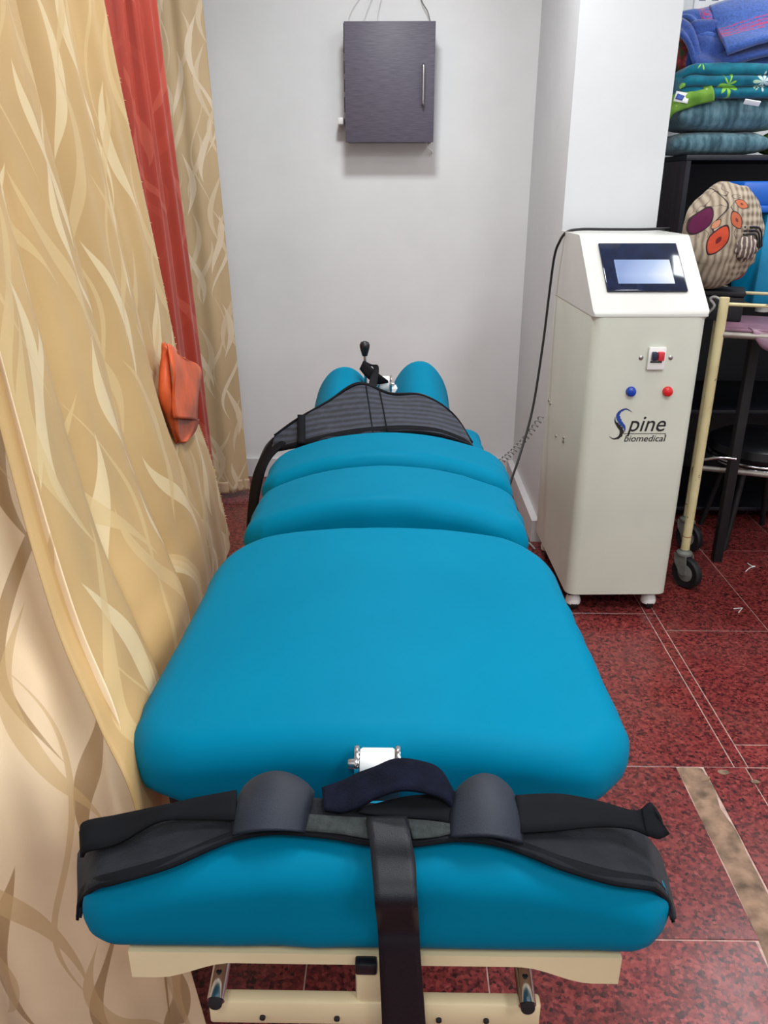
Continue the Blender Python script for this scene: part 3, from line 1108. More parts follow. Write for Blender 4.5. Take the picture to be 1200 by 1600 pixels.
# touch panel
x0, x1, s0, s1 = .052, .312, .25 * slen, .87 * slen
bm = bmesh.new()
box(bm, 0, x1 - x0, 0, s1 - s0, 0, .009)
bevel_all(bm, .004, 3)
M_bez = NT('glossy_navy_bezel', .09, 0, (16, 26, 52), .6)
M_bez.color(M_bez.ramp(M_bez.noise(M_bez.coord(), 30, 4), [(.3, (13, 21, 42)), (.7, (22, 34, 62))]))
M_bez = M_bez.m
tp_ = mesh_obj('touch_panel', bm, M_bez, CON, sharp=30, loc=onslope(x0, s0, -.001), rot=(SL, 0, 0))
ks = NT('lit_screen', .15, 0, (150, 170, 210), .5)
ks.b.inputs['Emission Strength'].default_value = 1.0
ksc = ks.sep(ks.coord('Generated'))
g = ks.op('ADD', ks.op('MULTIPLY', ksc[0], .85), ks.op('MULTIPLY', ks.op('SUBTRACT', .5, ks.op('ABSOLUTE', ks.op('SUBTRACT', ksc[1], .35))), .35))
ecol = ks.ramp(g, [(.15, (128, 150, 200)), (.6, (176, 196, 232)), (.95, (246, 250, 255))])
ks.t.links.new(ecol, ks.b.inputs['Emission Color'])
ks.b.inputs['Base Color'].default_value = (.05, .06, .08, 1)
bm = bmesh.new()
box(bm, .040, .222, .030, .135, .0085, .0094)
mesh_obj('screen', bm, ks.m, tp_, smooth=False)
# breaker switch, screws, lamps
bx0 = .186
br = boxo('breaker_switch', bx0, bx0 + .056, -.012, .002, .903, .975, M_white, CON, .003)
boxo('toggle', bx0 + .009, bx0 + .025, -.026, -.010, .934, .962, soft('navy_toggle', (34, 40, 66), .4), br, .003)
boxo('toggle', bx0 + .028, bx0 + .048, -.026, -.010, .934, .962, soft('red_toggle', (206, 48, 62), .4), br, .003)
boxo('print_band', bx0 + .007, bx0 + .045, -.0128, -.0115, .926, .931, M_black, br)
for x in (.166, .262):
    latheo('screw', [(.007, 0), (.007, .002), (.004, .004), (.001, .0042)], M_steel, CON, Matrix.Translation((x, 0, .940)) @ Matrix.Rotation(R(90), 4, 'X'), 14)
for x, c, nm in ((.146, (20, 64, 170), 'blue_glass'), (.266, (206, 30, 34), 'red_glass')):
    lt = latheo('indicator_lamp', [(.0165, 0), (.0165, .003), (.0145, .006), (.0145, .013), (.011, .016), (.003, .0175)], soft(nm, c, .25), CON,
                Matrix.Translation((x, 0, .830)) @ Matrix.Rotation(R(90), 4, 'X'), 20)
# printed logo
M_ink = soft('black_print', (24, 24, 28), .6)
M_inkb = soft('blue_print', (28, 66, 150), .6)
logo = bpy.data.objects.new('logo', None)
link(logo, CON)
logo.location = (.088, -.0012, .655)
ROT = (R(90), 0, 0)
text_mesh('word_spine', 'pine', .078, M_ink, logo, (.062, 0, .040), ROT, shear=.22, sx=.94)
text_mesh('word_biomedical', 'biomedical', .0315, M_ink, logo, (.053, 0, .0045), ROT, shear=.22, sx=1.02)
bm = bmesh.new()
box(bm, .05, .192, -.0004, .0004, .031, .0325)
box(bm, .1905, .192, -.0004, .0004, .006, .0325)
mesh_obj('rule', bm, M_ink, logo, smooth=False)


def swoosh(name, pts, ws, m, teeth=0, side=1):
    P = cr([(x, 0, z) for x, z in pts], 48)
    Wd = [q.x for q in cr([(w, 0, 0) for w in ws], 48)]
    bm = bmesh.new()
    prev = None
    for i in range(48):
        t = (P[min(i + 1, 47)] - P[max(i - 1, 0)]).normalized()
        nn = Vector((t.z, 0, -t.x))
        extra = 0
        if teeth and 8 < i < 40:
            extra = .0045 * (((i * teeth / 48.0) % 1.0)) * math.sin(math.pi * (i - 8) / 32)
        a = P[i] + nn * (Wd[i] + (extra if side > 0 else 0))
        b = P[i] - nn * (Wd[i] + (extra if side < 0 else 0))
        row = [bm.verts.new((a.x, y, a.z)) for y in (-.0004,)] + [bm.verts.new((b.x, -.0004, b.z))]
        if prev:
            bm.faces.new((prev[0], row[0], row[1], prev[1]))
        prev = row
    o = mesh_obj(name, bm, m, logo, smooth=False)
    md = o.modifiers.new('thickness', 'SOLIDIFY')
    md.thickness = .0006
    return o


swoosh('emblem_upper_stroke', [(.068, .108), (.050, .115), (.030, .108), (.024, .092), (.034, .072), (.050, .055), (.054, .038)], [.0006, .0014, .003, .0048, .0052, .0040, .0006], M_inkb, 11, -1)
swoosh('emblem_lower_stroke', [(.016, .088), (.018, .074), (.030, .058), (.042, .042), (.038, .022), (.020, .014), (.004, .022)], [.0006, .0022, .0045, .0052, .0040, .0016, .0005], M_ink, 11, -1)
swoosh('emblem_top_curl', [(.070, .106), (.052, .1165), (.034, .113), (.026, .101)], [.0004, .0011, .0011, .0003], M_ink)
# left side fittings and castors
for y, z in ((.50, .66), (.53, .665), (.24, .60), (.24, .585), (.36, .30 + .27)):
    latheo('side_screw', [(.006, 0), (.006, .003), (.002, .005)], M_steel, CON, Matrix.Translation((0, y, z)) @ Matrix.Rotation(R(-90), 4, 'Y'), 10)
boxo('base_plate', .01, W - .01, .012, DP - .01, Z0 - .008, Z0 + .002, M_black, CON)
for x in (.04, W - .045):
    for y in (.05, DP - .06):
        st = latheo('castor_hood', [(.012, .080), (.015, .062), (.025, .046), (.028, .034), (.027, .024), (.016, .022)][::-1], M_white, CON, Matrix.Translation((x, y, 0)), 18)
        wh = latheo('castor_wheel', [(.012, -.013), (.020, -.011), (.022, -.004), (.022, .004), (.020, .011), (.012, .013)], M_black, st,
                    Matrix.Translation((x, y - .006, .022)) @ Matrix.Rotation(R(90), 4, 'Y'), 18)

# ------------------------------------------------------------------ cables
black_c = tubeo('power_cable', [(.36, 2.42, .008), (.375, 2.46, .02), (.39, 2.52, .18), at(790, 800, Y=2.6), at(797, 757, Y=2.75), at(812, 712, Y=2.9), at(832, 640, Y=3.0), at(848, 540, Y=3.06), at(858, 460, Y=3.08), at(866, 402, Y=3.07), (.590, 3.05, 1.262), (.612, 3.04, 1.298),
                                (.66, 3.03, 1.308), (.75, 3.03, 1.308), (.88, 3.03, 1.308), (.97, 3.06, 1.309), (1.01, 3.13, 1.30), (1.05, 3.22, 1.24), (1.07, 3.28, 1.1)], .0048,
                soft('black_cable_rubber', (16, 16, 20), .5), None, 8, 90)
tag(black_c, 'thin black power cable looping up over the top of the console', 'cable')
M_gcab = soft('grey_cable_vinyl', (150, 152, 150), .5)
bm = bmesh.new()
a, b = at(776, 726, Y=3.0), at(846, 652, Y=3.14)
ax = (b - a)
u1 = ax.cross(Vector((0, 0, 1))).normalized()
u2 = ax.normalized().cross(u1)
turns = 15
pts = []
for i in range(turns * 12 + 1):
    t = i / (turns * 12)
    p = a + ax * t + Vector((0, 0, -.02 * math.sin(math.pi * t)))
    an = 2 * math.pi * turns * t
    pts.append(p + (u1 * math.cos(an) + u2 * math.sin(an)) * .011)
pts = [Vector((.20, 2.52, .57)), Vector((.27, 2.62, .50)), Vector((.35, 2.82, .42))] + pts
tube(bm, pts, .0028, 6)
cc = mesh_obj('coiled_cable', bm, M_gcab, None)
tag(cc, 'grey coiled cable running from the table to the console', 'cable')
wc = tubeo('white_cable', [at(790, 838, Z=.012), at(812, 842, Z=.01), at(826, 848, Z=.008), at(836, 858, Z=.008)] , .004, M_gcab, None, 8, 24)
tag(wc, 'short pale cable on the floor between table and console', 'cable')

# ------------------------------------------------------------------ wall cabinet
CABY = 3.90
c0, c1 = at(537, 33, Y=CABY), at(677, 222, Y=CABY)
cab = thing('wall_cabinet', 'small dark grey wall cabinet with a steel handle', 'cabinet', ((c0.x + c1.x) / 2, CABY, c1.z))
kw = NT('dark_grey_laminate', .5, 0, (92, 88, 102), .4)
co = kw.sep(kw.coord())
gr = kw.noise(kw.comb(kw.op('MULTIPLY', co[0], .6), co[1], kw.op('MULTIPLY', co[2], 9)), 30, 4, .6)
kw.color(kw.ramp(gr, [(.3, (76, 72, 86)), (.7, (98, 93, 106))]))
kw.bump(gr, .1, .001)
cw, ch = (c1.x - c0.x), c0.z - c1.z
boxo('carcass', -cw / 2 + .004, cw / 2 - .006, .018, YB - CABY, .002, ch - .002, kw.m, cab, .002)
door = boxo('door', -cw / 2, cw / 2, 0, .017, 0, ch, kw.m, cab, .0015)
hx = at(661, 130, Y=CABY).x - (c0.x + c1.x) / 2
hz0, hz1 = at(661, 163, Y=CABY).z - c1.z, at(661, 103, Y=CABY).z - c1.z
tubeo('handle', [(hx, .002, hz0), (hx, -.02, hz0 + .001), (hx, -.028, hz0 + .012), (hx, -.028, hz1 - .012), (hx, -.02, hz1 - .001), (hx, .002, hz1)], .006, M_steel, door, 10, 40)
for z in (.12, .35):
    boxo('hinge', -cw / 2 - .004, -cw / 2 + .002, .010, .03, z, z + .06, M_black, cab, .001)
for z in (.2, .27, .41):
    boxo('hinge_edge', -cw / 2 - .003, -cw / 2 + .002, .006, .016, z, z + .05, M_black, cab, .001)
pl = at(533, 190, Y=3.98)
plug = boxo('wall_plug', pl.x - .014, pl.x + .012, 3.965, YB, pl.z - .012, pl.z + .016, M_white, None, .004)
tag(plug, 'small white plug on the wall at the left of the grey cabinet', 'plug')
for i, (p, lab) in enumerate((([(543, 33), (546, 20), (552, 8), (566, -10)], 'thin white wire rising from the left top of the grey cabinet'),
                              ([(566, 33), (572, 15), (582, -8)], 'second thin white wire from the left above the grey cabinet'),
                              ([(588, 33), (590, 18), (596, -8)], 'short upright white wire above the middle of the grey cabinet'),
                              ([(672, 33), (668, 18), (660, 4), (655, -12)], 'thicker pale wire rising from the right top of the grey cabinet'))):
    w = tubeo('wire', [at(x, y, Y=4.0 + .035 * (j / 3)) for j, (x, y) in enumerate(p)], .0016 + (.001 if i == 3 else 0), M_white if i < 3 else M_grey_plastic, None, 6, 20)
    tag(w, lab, 'wire')
w = tubeo('cable_end', [at(666, 222, Y=4.0), at(668, 230, Y=4.01), at(675, 236, Y=4.02), at(675, 239, Y=4.03)], [.002, .002, .0045, .005], M_white, None, 8, 16)
tag(w, 'small white cable end poking out below the grey cabinet', 'cable')

# ------------------------------------------------------------------ dark shelf unit
SX, SY, SZ = 1.135, 3.42, 1.565
km = NT('dark_brown_laminate', .45, 0, (38, 30, 38), .4)
co = km.sep(km.coord())
gr = km.noise(km.comb(co[0], co[1], km.op('MULTIPLY', co[2], .08)), 40, 4, .6)
km.color(km.ramp(gr, [(.3, (42, 34, 40)), (.7, (66, 56, 64))]))
M_shelf = km.m
M_shelf_edge = soft('dark_navy_edge_band', (15, 17, 27), .5, var=.1)
sh = thing('shelf_unit', 'dark laminate shelf unit standing to the right of the column', 'shelf', (SX, SY, 0))
SW, SDp = 1.15, .6
boxo('side_panel', 0, .018, .002, SDp, 0, SZ - .02, M_shelf, sh, .001)
boxo('side_panel', SW - .018, SW, .002, SDp, 0, SZ - .02, M_shelf, sh, .001)
boxo('edge_band', 0, .018, 0, .002, 0, SZ - .02, M_shelf_edge, sh)
boxo('top_board', -.004, SW + .004, -.006, SDp, SZ - .02, SZ, M_shelf_edge, sh, .002)
boxo('back_panel', .018, SW - .018, SDp - .012, SDp, 0, SZ - .02, M_shelf_edge, sh)
for z in (.06, .52, 1.0):
    boxo('shelf_board', .018, SW - .018, .01, SDp - .012, z, z + .018, M_shelf_edge, sh, .001)

# calendar on the wall behind
cal = thing('wall_calendar', 'white printed calendar sheet on the wall above the blue towels', 'calendar', (1.36, YB, 2.1))
a = at(1086, 0, Y=4.04)
boxo('sheet', a.x - 1.36, a.x + .3 - 1.36, -.004, 0, -.08, .42, soft('calendar_paper', (232, 232, 234), .6), cal)
M_cal = soft('grey_calendar_print', (120, 128, 142), .7)
for rr_ in range(7):
    for cc_ in range(5):
        boxo('print_mark', a.x - 1.36 + .02 + cc_ * .055, a.x - 1.36 + .048 + cc_ * .055, -.0052, -.0038, .045 + rr_ * .05, .058 + rr_ * .05, M_cal, cal)

# ------------------------------------------------------------------ linen on the shelf
def checks():
    k = NT('teal_plaid_cotton', .8, 0, (70, 110, 118), .2)
    c = k.sep(k.coord())
    x = k.op('SINE', k.op('MULTIPLY', c[0], 190))
    y = k.op('SINE', k.op('MULTIPLY', c[0], 53))
    z = k.op('SINE', k.op('MULTIPLY', c[2], 110))
    nz = k.noise(k.comb(k.op('MULTIPLY', c[0], 6), k.op('MULTIPLY', c[1], 6), c[2]), 12, 3)
    f = k.op('ADD', k.op('ADD', k.op('MULTIPLY', x, .10), k.op('MULTIPLY', y, .14)), k.op('ADD', k.op('MULTIPLY', z, .08), nz))
    k.color(k.ramp(f, [(.2, (54, 82, 92)), (.5, (80, 114, 124)), (.8, (110, 142, 152))]))
    k.bump(k.noise(k.coord(), 200, 3), .2, .002)
    k.b.inputs['Sheen Weight'].default_value = .2
    return k.m


M_plaid = checks()


def pillow(name, w, d, h, m, loc, rz=0, seed=0, sag=0.0, rx=0.0):
    bm = bmesh.new()
    n = 26
    top, bot = [], []
    for i in range(n + 1):
        u = i / n * 2 - 1
        rt, rb = [], []
        for j in range(n + 1):
            v = j / n * 2 - 1
            e = max(0, (1 - abs(u) ** 4) * (1 - abs(v) ** 4)) ** .42
            pin = 1 - .07 * (1 - abs(u)) * abs(v) ** 4
            pin2 = 1 - .07 * (1 - abs(v)) * abs(u) ** 4
            x, y = u * w / 2 * pin2, v * d / 2 * pin
            s = .007 * noise.noise(Vector((x * 12 + seed, y * 12, 1)))
            zz = h * .42 - sag * u * u
            rt.append(bm.verts.new((x, y, zz + e * h * .58 + s * e)))
            rb.append(bm.verts.new((x, y, max(0.0, zz - e * h * .42))))
        top.append(rt)
        bot.append(rb)
    for i in range(n):
        for j in range(n):
            bm.faces.new((top[i][j], top[i + 1][j], top[i + 1][j + 1], top[i][j + 1]))
            bm.faces.new((bot[i][j], bot[i][j + 1], bot[i + 1][j + 1], bot[i + 1][j]))
    bmesh.ops.remove_doubles(bm, verts=bm.verts, dist=1e-4)
    bmesh.ops.recalc_face_normals(bm, faces=bm.faces)
    return mesh_obj(name, bm, m, None, loc=loc, rot=(rx, 0, rz))


o = pillow('pillow', .40, .34, .085, M_plaid, (1.275, 3.60, SZ + .001), seed=1)
tag(o, 'flat teal plaid pillow lying directly on the dark shelf top', 'pillow', 'pillows on the shelf')
o = pillow('pillow', .46, .36, .125, M_plaid, (1.32, 3.61, SZ + .087), seed=4)
tag(o, 'plump teal plaid pillow stacked on the flatter one', 'pillow', 'pillows on the shelf')


def floral():
    k = NT('teal_floral_cotton', .75, 0, (0, 110, 130), .25)
    co = k.coord()
    dist = k.noise(co, 30, 3)
    v = k.n('ShaderNodeTexVoronoi')
    k.put(v.inputs['Vector'], co)
    v.inputs['Scale'].default_value = 7.5
    d1, cs = v.outputs['Distance'], k.sep(v.outputs['Color'])
    pos = v.outputs['Position']
    vm = k.n('ShaderNodeVectorMath', operation='SUBTRACT')
    k.put(vm.inputs[0], co)
    k.put(vm.inputs[1], pos)
    dv = k.sep(vm.outputs[0])
    ang = k.op('ARCTAN2', dv[2], dv[0])
    pet = k.op('ABSOLUTE', k.op('SINE', k.op('MULTIPLY', ang, 3.5)))
    rad = k.op('ADD', .17, k.op('MULTIPLY', pet, .2))
    fl = k.op('MULTIPLY', k.op('SUBTRACT', rad, d1), 40, clamp=True)
    eye = k.op('MULTIPLY', k.op('SUBTRACT', d1, .07), 40, clamp=True)
    keep = k.op('GREATER_THAN', cs[0], .15)
    msk = k.op('MULTIPLY', k.op('MULTIPLY', fl, eye), keep)
    side = k.step(k.sep(co)[0], -.03, .05)
    fc = k.mix(side, lin((150, 214, 70)), lin((208, 226, 226)))
    base = k.ramp(dist, [(.3, (0, 92, 116)), (.7, (4, 122, 142))])
    k.color(k.mix(msk, base, fc))
    k.b.inputs['Sheen Weight'].default_value = .2
    return k.m


def folded(name, w, d, h, m, loc, rz=0, layers=4, seed=0, tilt=0, wav=.008, rx=0.0, parent=None):
    """folded cloth: one thing, rounded fold at the front and layered edges"""
    bm = bmesh.new()
    nx = 22
    prof = []
    lh = h / layers
    # zig-zag cross-section through the stack, front folds rounded
    for L_ in range(layers):
        z0 = L_ * lh
        ins = .006 * math.sin(L_ * 2.1 + seed)
        for a in range(7):
            an = R(-90) + R(180) * a / 6
            prof.append((-d / 2 + ins - lh * .42 * math.cos(an), z0 + lh * .5 + lh * .48 * math.sin(an)))
        prof_back = True
    rows = []
    for i in range(nx + 1):
        x = (i / nx - .5) * w
        e = min(1, (1 - abs(2 * i / nx - 1)) * 9 + .0)
        row = []
        for y, z in prof:
            hump = 1 + .10 * noise.noise(Vector((x * 7 + seed, z * 20, 0)))
            sh_ = wav * noise.noise(Vector((x * 9, z * 30, seed)))
            zz = h / 2 + (z * hump - h / 2) * (.82 + .18 * e) if False else z * hump * (.80 + .2 * e)
            row.append(bm.verts.new((x, y + sh_ + .012 * (1 - e), zz)))
        row.append(bm.verts.new((x, d * .1, h * (.97 + .06 * noise.noise(Vector((x * 8, 3, seed)))) * (.80 + .2 * e))))
        row.append(bm.verts.new((x, d / 2, h * .93 * (.80 + .2 * e))))
        row.append(bm.verts.new((x, d / 2, 0)))
        rows.append(row)
    k = len(rows[0])
    for i in range(nx):
        for j in range(k):
            bm.faces.new((rows[i][j], rows[i + 1][j], rows[i + 1][(j + 1) % k], rows[i][(j + 1) % k]))
    bm.faces.new(rows[0])
    bm.faces.new(rows[-1][::-1])
    bmesh.ops.recalc_face_normals(bm, faces=bm.faces)
    return mesh_obj(name, bm, m, parent, loc=loc, rot=(rx, tilt, rz), sharp=60)


fl = thing('folded_sheet', 'folded teal bedsheet with lime and white flowers on top of the pillows', 'bedsheet', (1.31, 3.585, SZ + .195))
folded('sheet_fold', .50, .32, .115, floral(), (.02, 0, .004), layers=3, seed=2, parent=fl)
M_tagw = soft('white_paper_tag', (232, 232, 230), .6)
boxo('paper_tag', .0, .06, -.178, -.172, .098, .116, M_tagw, fl, .001, rot=(R(35), R(8), 0))
gk = NT('lime_green_print_cotton', .75, 0, (120, 170, 60), .25)
gd = gk.voro(gk.coord(), 26)
gk.color(gk.mix(gk.op('MULTIPLY', gk.op('SUBTRACT', .22, gd), 14, clamp=True), gk.ramp(gk.noise(gk.coord(), 14, 3), [(.3, (92, 140, 46)), (.7, (146, 190, 78))]), lin((206, 222, 150))))
M_lime = gk.m
gcl = thing('green_cloth', 'lime green cloth with a white tag tucked beside the upper pillow', 'cloth', (1.14, 3.44, SZ + .1))
g_o2 = Vector((1.14, 3.44, SZ + .1))


def gp(px, py, Y):
    return at(px, py, Y=Y) - g_o2


ribbon('cloth_fold', [gp(1040, 196, 3.47), gp(1052, 178, 3.44), gp(1078, 166, 3.425), (gp(1116, 156, 3.425))],
       [gp(1040, 158, 3.50), gp(1060, 147, 3.45), gp(1085, 141, 3.435), gp(1110, 132, 3.43)], M_lime, gcl, 24, 8, .012, bulge=lambda u, s: .02 * math.sin(math.pi * s), wob=.02, seed=4)
tg = ribbon('tag', [gp(1052, 158, 3.405), gp(1074, 162, 3.405)], [gp(1057, 142, 3.415), gp(1078, 146, 3.415)], M_tagw, gcl, 6, 4, .001)
ribbon('tag_print', [gp(1055, 154, 3.403), gp(1066, 157, 3.403)], [gp(1059, 146, 3.411), gp(1070, 150, 3.411)], M_inkb, tg, 6, 4, .001)
g2 = pillow('green_cushion', .14, .2, .085, M_lime, (1.53, 3.50, SZ + .001), seed=9)
tag(g2, 'small lime green cushion at the far right on the shelf top', 'cushion')


def towel_mat(name, base, stripes):
    k = NT(name, .95, 0, base, .15)
    co = k.coord()
    c = k.sep(co)
    nz = k.noise(co, 130, 4)
    a = tuple(v * .8 for v in base)
    b = tuple(min(255, v * 1.15) for v in base)
    col = k.ramp(nz, [(.25, lin(a)[:3]), (.75, lin(b)[:3])])
    if stripes:
        uv = k.sep(k.coord('UV'))
        s = k.op('ADD', uv[1], k.op('MULTIPLY', k.noise(co, 26, 3), .012))
        for pos, wd in ((.086, .006), (.104, .008), (.122, .006), (.140, .004)):
            m = k.op('MULTIPLY', k.op('SUBTRACT', wd, k.op('ABSOLUTE', k.op('SUBTRACT', s, pos))), 600, clamp=True)
            m = k.op('MULTIPLY', m, k.step(k.noise(co, 60, 3), .3, .6))
            col = k.mix(m, col, lin((176, 60, 110)))
    k.color(col)
    k.bump(k.noise(co, 420, 2), .5, .003)
    k.b.inputs['Sheen Weight'].default_value = .4
    return k.m


M_tow = towel_mat('blue_terry', (66, 100, 176), True)
M_tow2 = towel_mat('dark_blue_terry', (52, 78, 148), False)
tw = thing('folded_towel', 'blue towel with pink stripes folded on top of the linen pile', 'towel', (1.32, 3.5, SZ + .31))
w_o = Vector((1.32, 3.5, SZ + .31))


def wp(px, py, Y):
    return at(px, py, Y=Y) - w_o


# draped upper leaf, its under leaf and the rolled left end
bul = lambda u, s: .012 * math.sin(math.pi * u) + .006 * math.sin(9 * s + 3 * u)
ribbon('upper_leaf', [wp(1136, 84, 3.42), wp(1160, 80, 3.41), wp(1190, 70, 3.41), wp(1240, 52, 3.41)], [wp(1108, 14, 3.62), wp(1130, 8, 3.62), wp(1180, -6, 3.62), wp(1240, -16, 3.62)], M_tow, tw, 30, 14, .022, bulge=bul)
ribbon('under_leaf', [wp(1128, 107, 3.44), wp(1150, 103, 3.43), wp(1190, 92, 3.43), wp(1240, 78, 3.43)], [wp(1112, 40, 3.60), wp(1140, 36, 3.60), wp(1180, 22, 3.60), wp(1240, 8, 3.60)], M_tow2, tw, 30, 10, .02, bulge=bul)
ribbon('front_face', [wp(1088, 108, 3.46), wp(1105, 110, 3.45), wp(1130, 110, 3.45), wp(1240, 104, 3.46)], [wp(1074, 50, 3.58), wp(1100, 56, 3.55), wp(1125, 58, 3.54), wp(1240, 40, 3.54)], M_tow2, tw, 30, 10, .02, bulge=bul)
ribbon('left_roll', [wp(1062, 30, 3.62), wp(1076, 36, 3.58), wp(1090, 62, 3.55), wp(1104, 62, 3.53), wp(1118, 60, 3.52)], [wp(1064, 24, 3.66), wp(1085, 22, 3.64), wp(1100, 18, 3.62), wp(1108, 14, 3.62), wp(1120, 12, 3.62)], M_tow, tw, 30, 8, .02, bulge=bul)
ribbon('left_edge', [wp(1062, 56, 3.52), wp(1072, 76, 3.5), wp(1080, 98, 3.48), wp(1090, 112, 3.47)], [wp(1064, 32, 3.58), wp(1076, 44, 3.56), wp(1086, 66, 3.53), wp(1100, 106, 3.50)], M_tow2, tw, 24, 6, .018, bulge=bul)
boxo('folded_core', -.20, .12, .03, .3, -.005, .17, M_tow2, tw, .03, 3)
rk = NT('red_floral_cotton', .8, 0, (140, 50, 50), .2)
rk.color(rk.ramp(rk.noise(rk.coord(), 34, 4), [(.35, (60, 74, 52)), (.5, (136, 48, 52)), (.62, (176, 84, 80)), (.8, (196, 178, 150))]))
o = pillow('red_cloth', .16, .16, .16, rk.m, (1.115, 3.62, SZ + .30), seed=8)
tag(o, 'crumpled red and cream cloth between the column and the towel', 'cloth')

# ------------------------------------------------------------------ cream trolley
TY = R(-20)
trol = thing('trolley', 'chipped cream tubular trolley on a black castor beside the console', 'trolley', (1.12, 2.8, 0), TY)
kt = NT('chipped_cream_paint', .45, 0, (214, 200, 150), .4)
co = kt.coord()
cz = kt.sep(co)[2]
col = kt.ramp(kt.noise(co, 9, 3), [(.3, (196, 182, 134)), (.7, (218, 206, 162))])
chip = kt.step(kt.noise(co, 55, 4, .6), .66, .70)
col = kt.mix(kt.op('MULTIPLY', chip, .85), col, lin((70, 48, 34)))
rust = kt.op('MULTIPLY', kt.op('SUBTRACT', .003, kt.op('ABSOLUTE', kt.op('SUBTRACT', cz, kt.op('ADD', .205, kt.op('MULTIPLY', kt.noise(co, 20, 2), .01))))), 800, clamp=True)
col = kt.mix(kt.op('MULTIPLY', rust, .8), col, lin((140, 66, 34)))
kt.color(col)
M_troll = kt.m
TWd, TDp = .62, .36


def castor(x, y, turn=R(52)):
    T = Matrix.Translation((x, y, 0)) @ Matrix.Rotation(turn, 4, 'Z')
    mt = latheo('castor_plate', [(.026, .130), (.030, .134), (.030, .142), (.018, .150), (.018, .156)], M_grey_plastic, trol, Matrix.Translation((x, y, 0)), 20)
    bm = bmesh.new()
    for s in (-1, 1):
        pr = [(-.024, .134), (.030, .134), (.024, .095), (-.012, .052), (-.034, .060), (-.030, .10)]
        q = [bm.verts.new(T @ Vector((s * .021, a_, z_))) for a_, z_ in pr]
        bm.faces.new(q)
    fk = mesh_obj('fork', bm, M_grey_plastic, mt, smooth=False)
    md = fk.modifiers.new('thickness', 'SOLIDIFY')
    md.thickness = .004
    Mx = T @ Matrix.Translation((0, -.024, .064)) @ Matrix.Rotation(R(90), 4, 'Y')
    wh = latheo('wheel', [(.044, -.012), (.057, -.015), (.064, -.008), (.064, .008), (.057, .015), (.044, .012)], M_rubber, mt, Mx, 28)
    latheo('hub', [(.012, -.016), (.040, -.011), (.040, .011), (.012, .016)], M_grey_plastic, wh, Mx, 20)


for x, y in ((0, 0), (0, TDp), (TWd, 0), (TWd, TDp)):
    tubeo('post', [(x, y, .148), (x, y, 1.10)], .0165, M_troll, trol, 18)
    castor(x, y)
for y in (0, TDp):
    tubeo('top_rail', [(.012, y, 1.078), (TWd - .012, y, 1.078)], .006, M_troll, trol, 10)
    tubeo('shelf_rail', [(.012, y, .975), (TWd - .012, y, .975)], .011, M_dullrail, trol, 10)
tubeo('shelf_rail', [(.012, TDp, .372), (TWd - .012, TDp, .372)], .011, M_dullrail, trol, 10)
tubeo('shelf_rail', [(0, .012, .372), (0, TDp - .012, .372)], .011, M_dullrail, trol, 10)
tubeo('shelf_rail', [(0, .012, .975), (0, TDp - .012, .975)], .011, M_dullrail, trol, 10)
M_pink = soft('mauve_pink_tray', (124, 90, 106), .45, var=.1, scale=8)
tray = boxo('tray', .01, TWd - .01, .004, TDp - .004, .986, .996, M_pink, trol, .003)
# pink sheet overhanging the front of the tray
pk = ribbon('tray_sheet', [(.11, -.004, .975), (.145, -.016, .938), (.2, -.017, .925), (.30, -.017, .92), (.5, -.017, .92)],
            [(.09, .02, 1.0), (.14, .02, 1.0), (.2, .02, 1.0), (.30, .02, 1.0), (.5, .02, 1.0)], M_pink, trol, 30, 6, .003,
            bulge=lambda u, s: .012 * math.sin(math.pi * s))
# black case under the bundle, bundle, blue box
M_case = soft('matt_black_case', (13, 13, 19), .7, var=.1)
cs_ = thing('black_case', 'low black case on the trolley tray under the patterned bundle', 'case', (1.21, 3.03, .997), TY)
boxo('case_body', -.085, .065, -.08, .09, 0, .085, M_case, cs_, .006)
boxo('case_lid', -.088, .068, -.083, .093, .087, .105, M_case, cs_, .006)


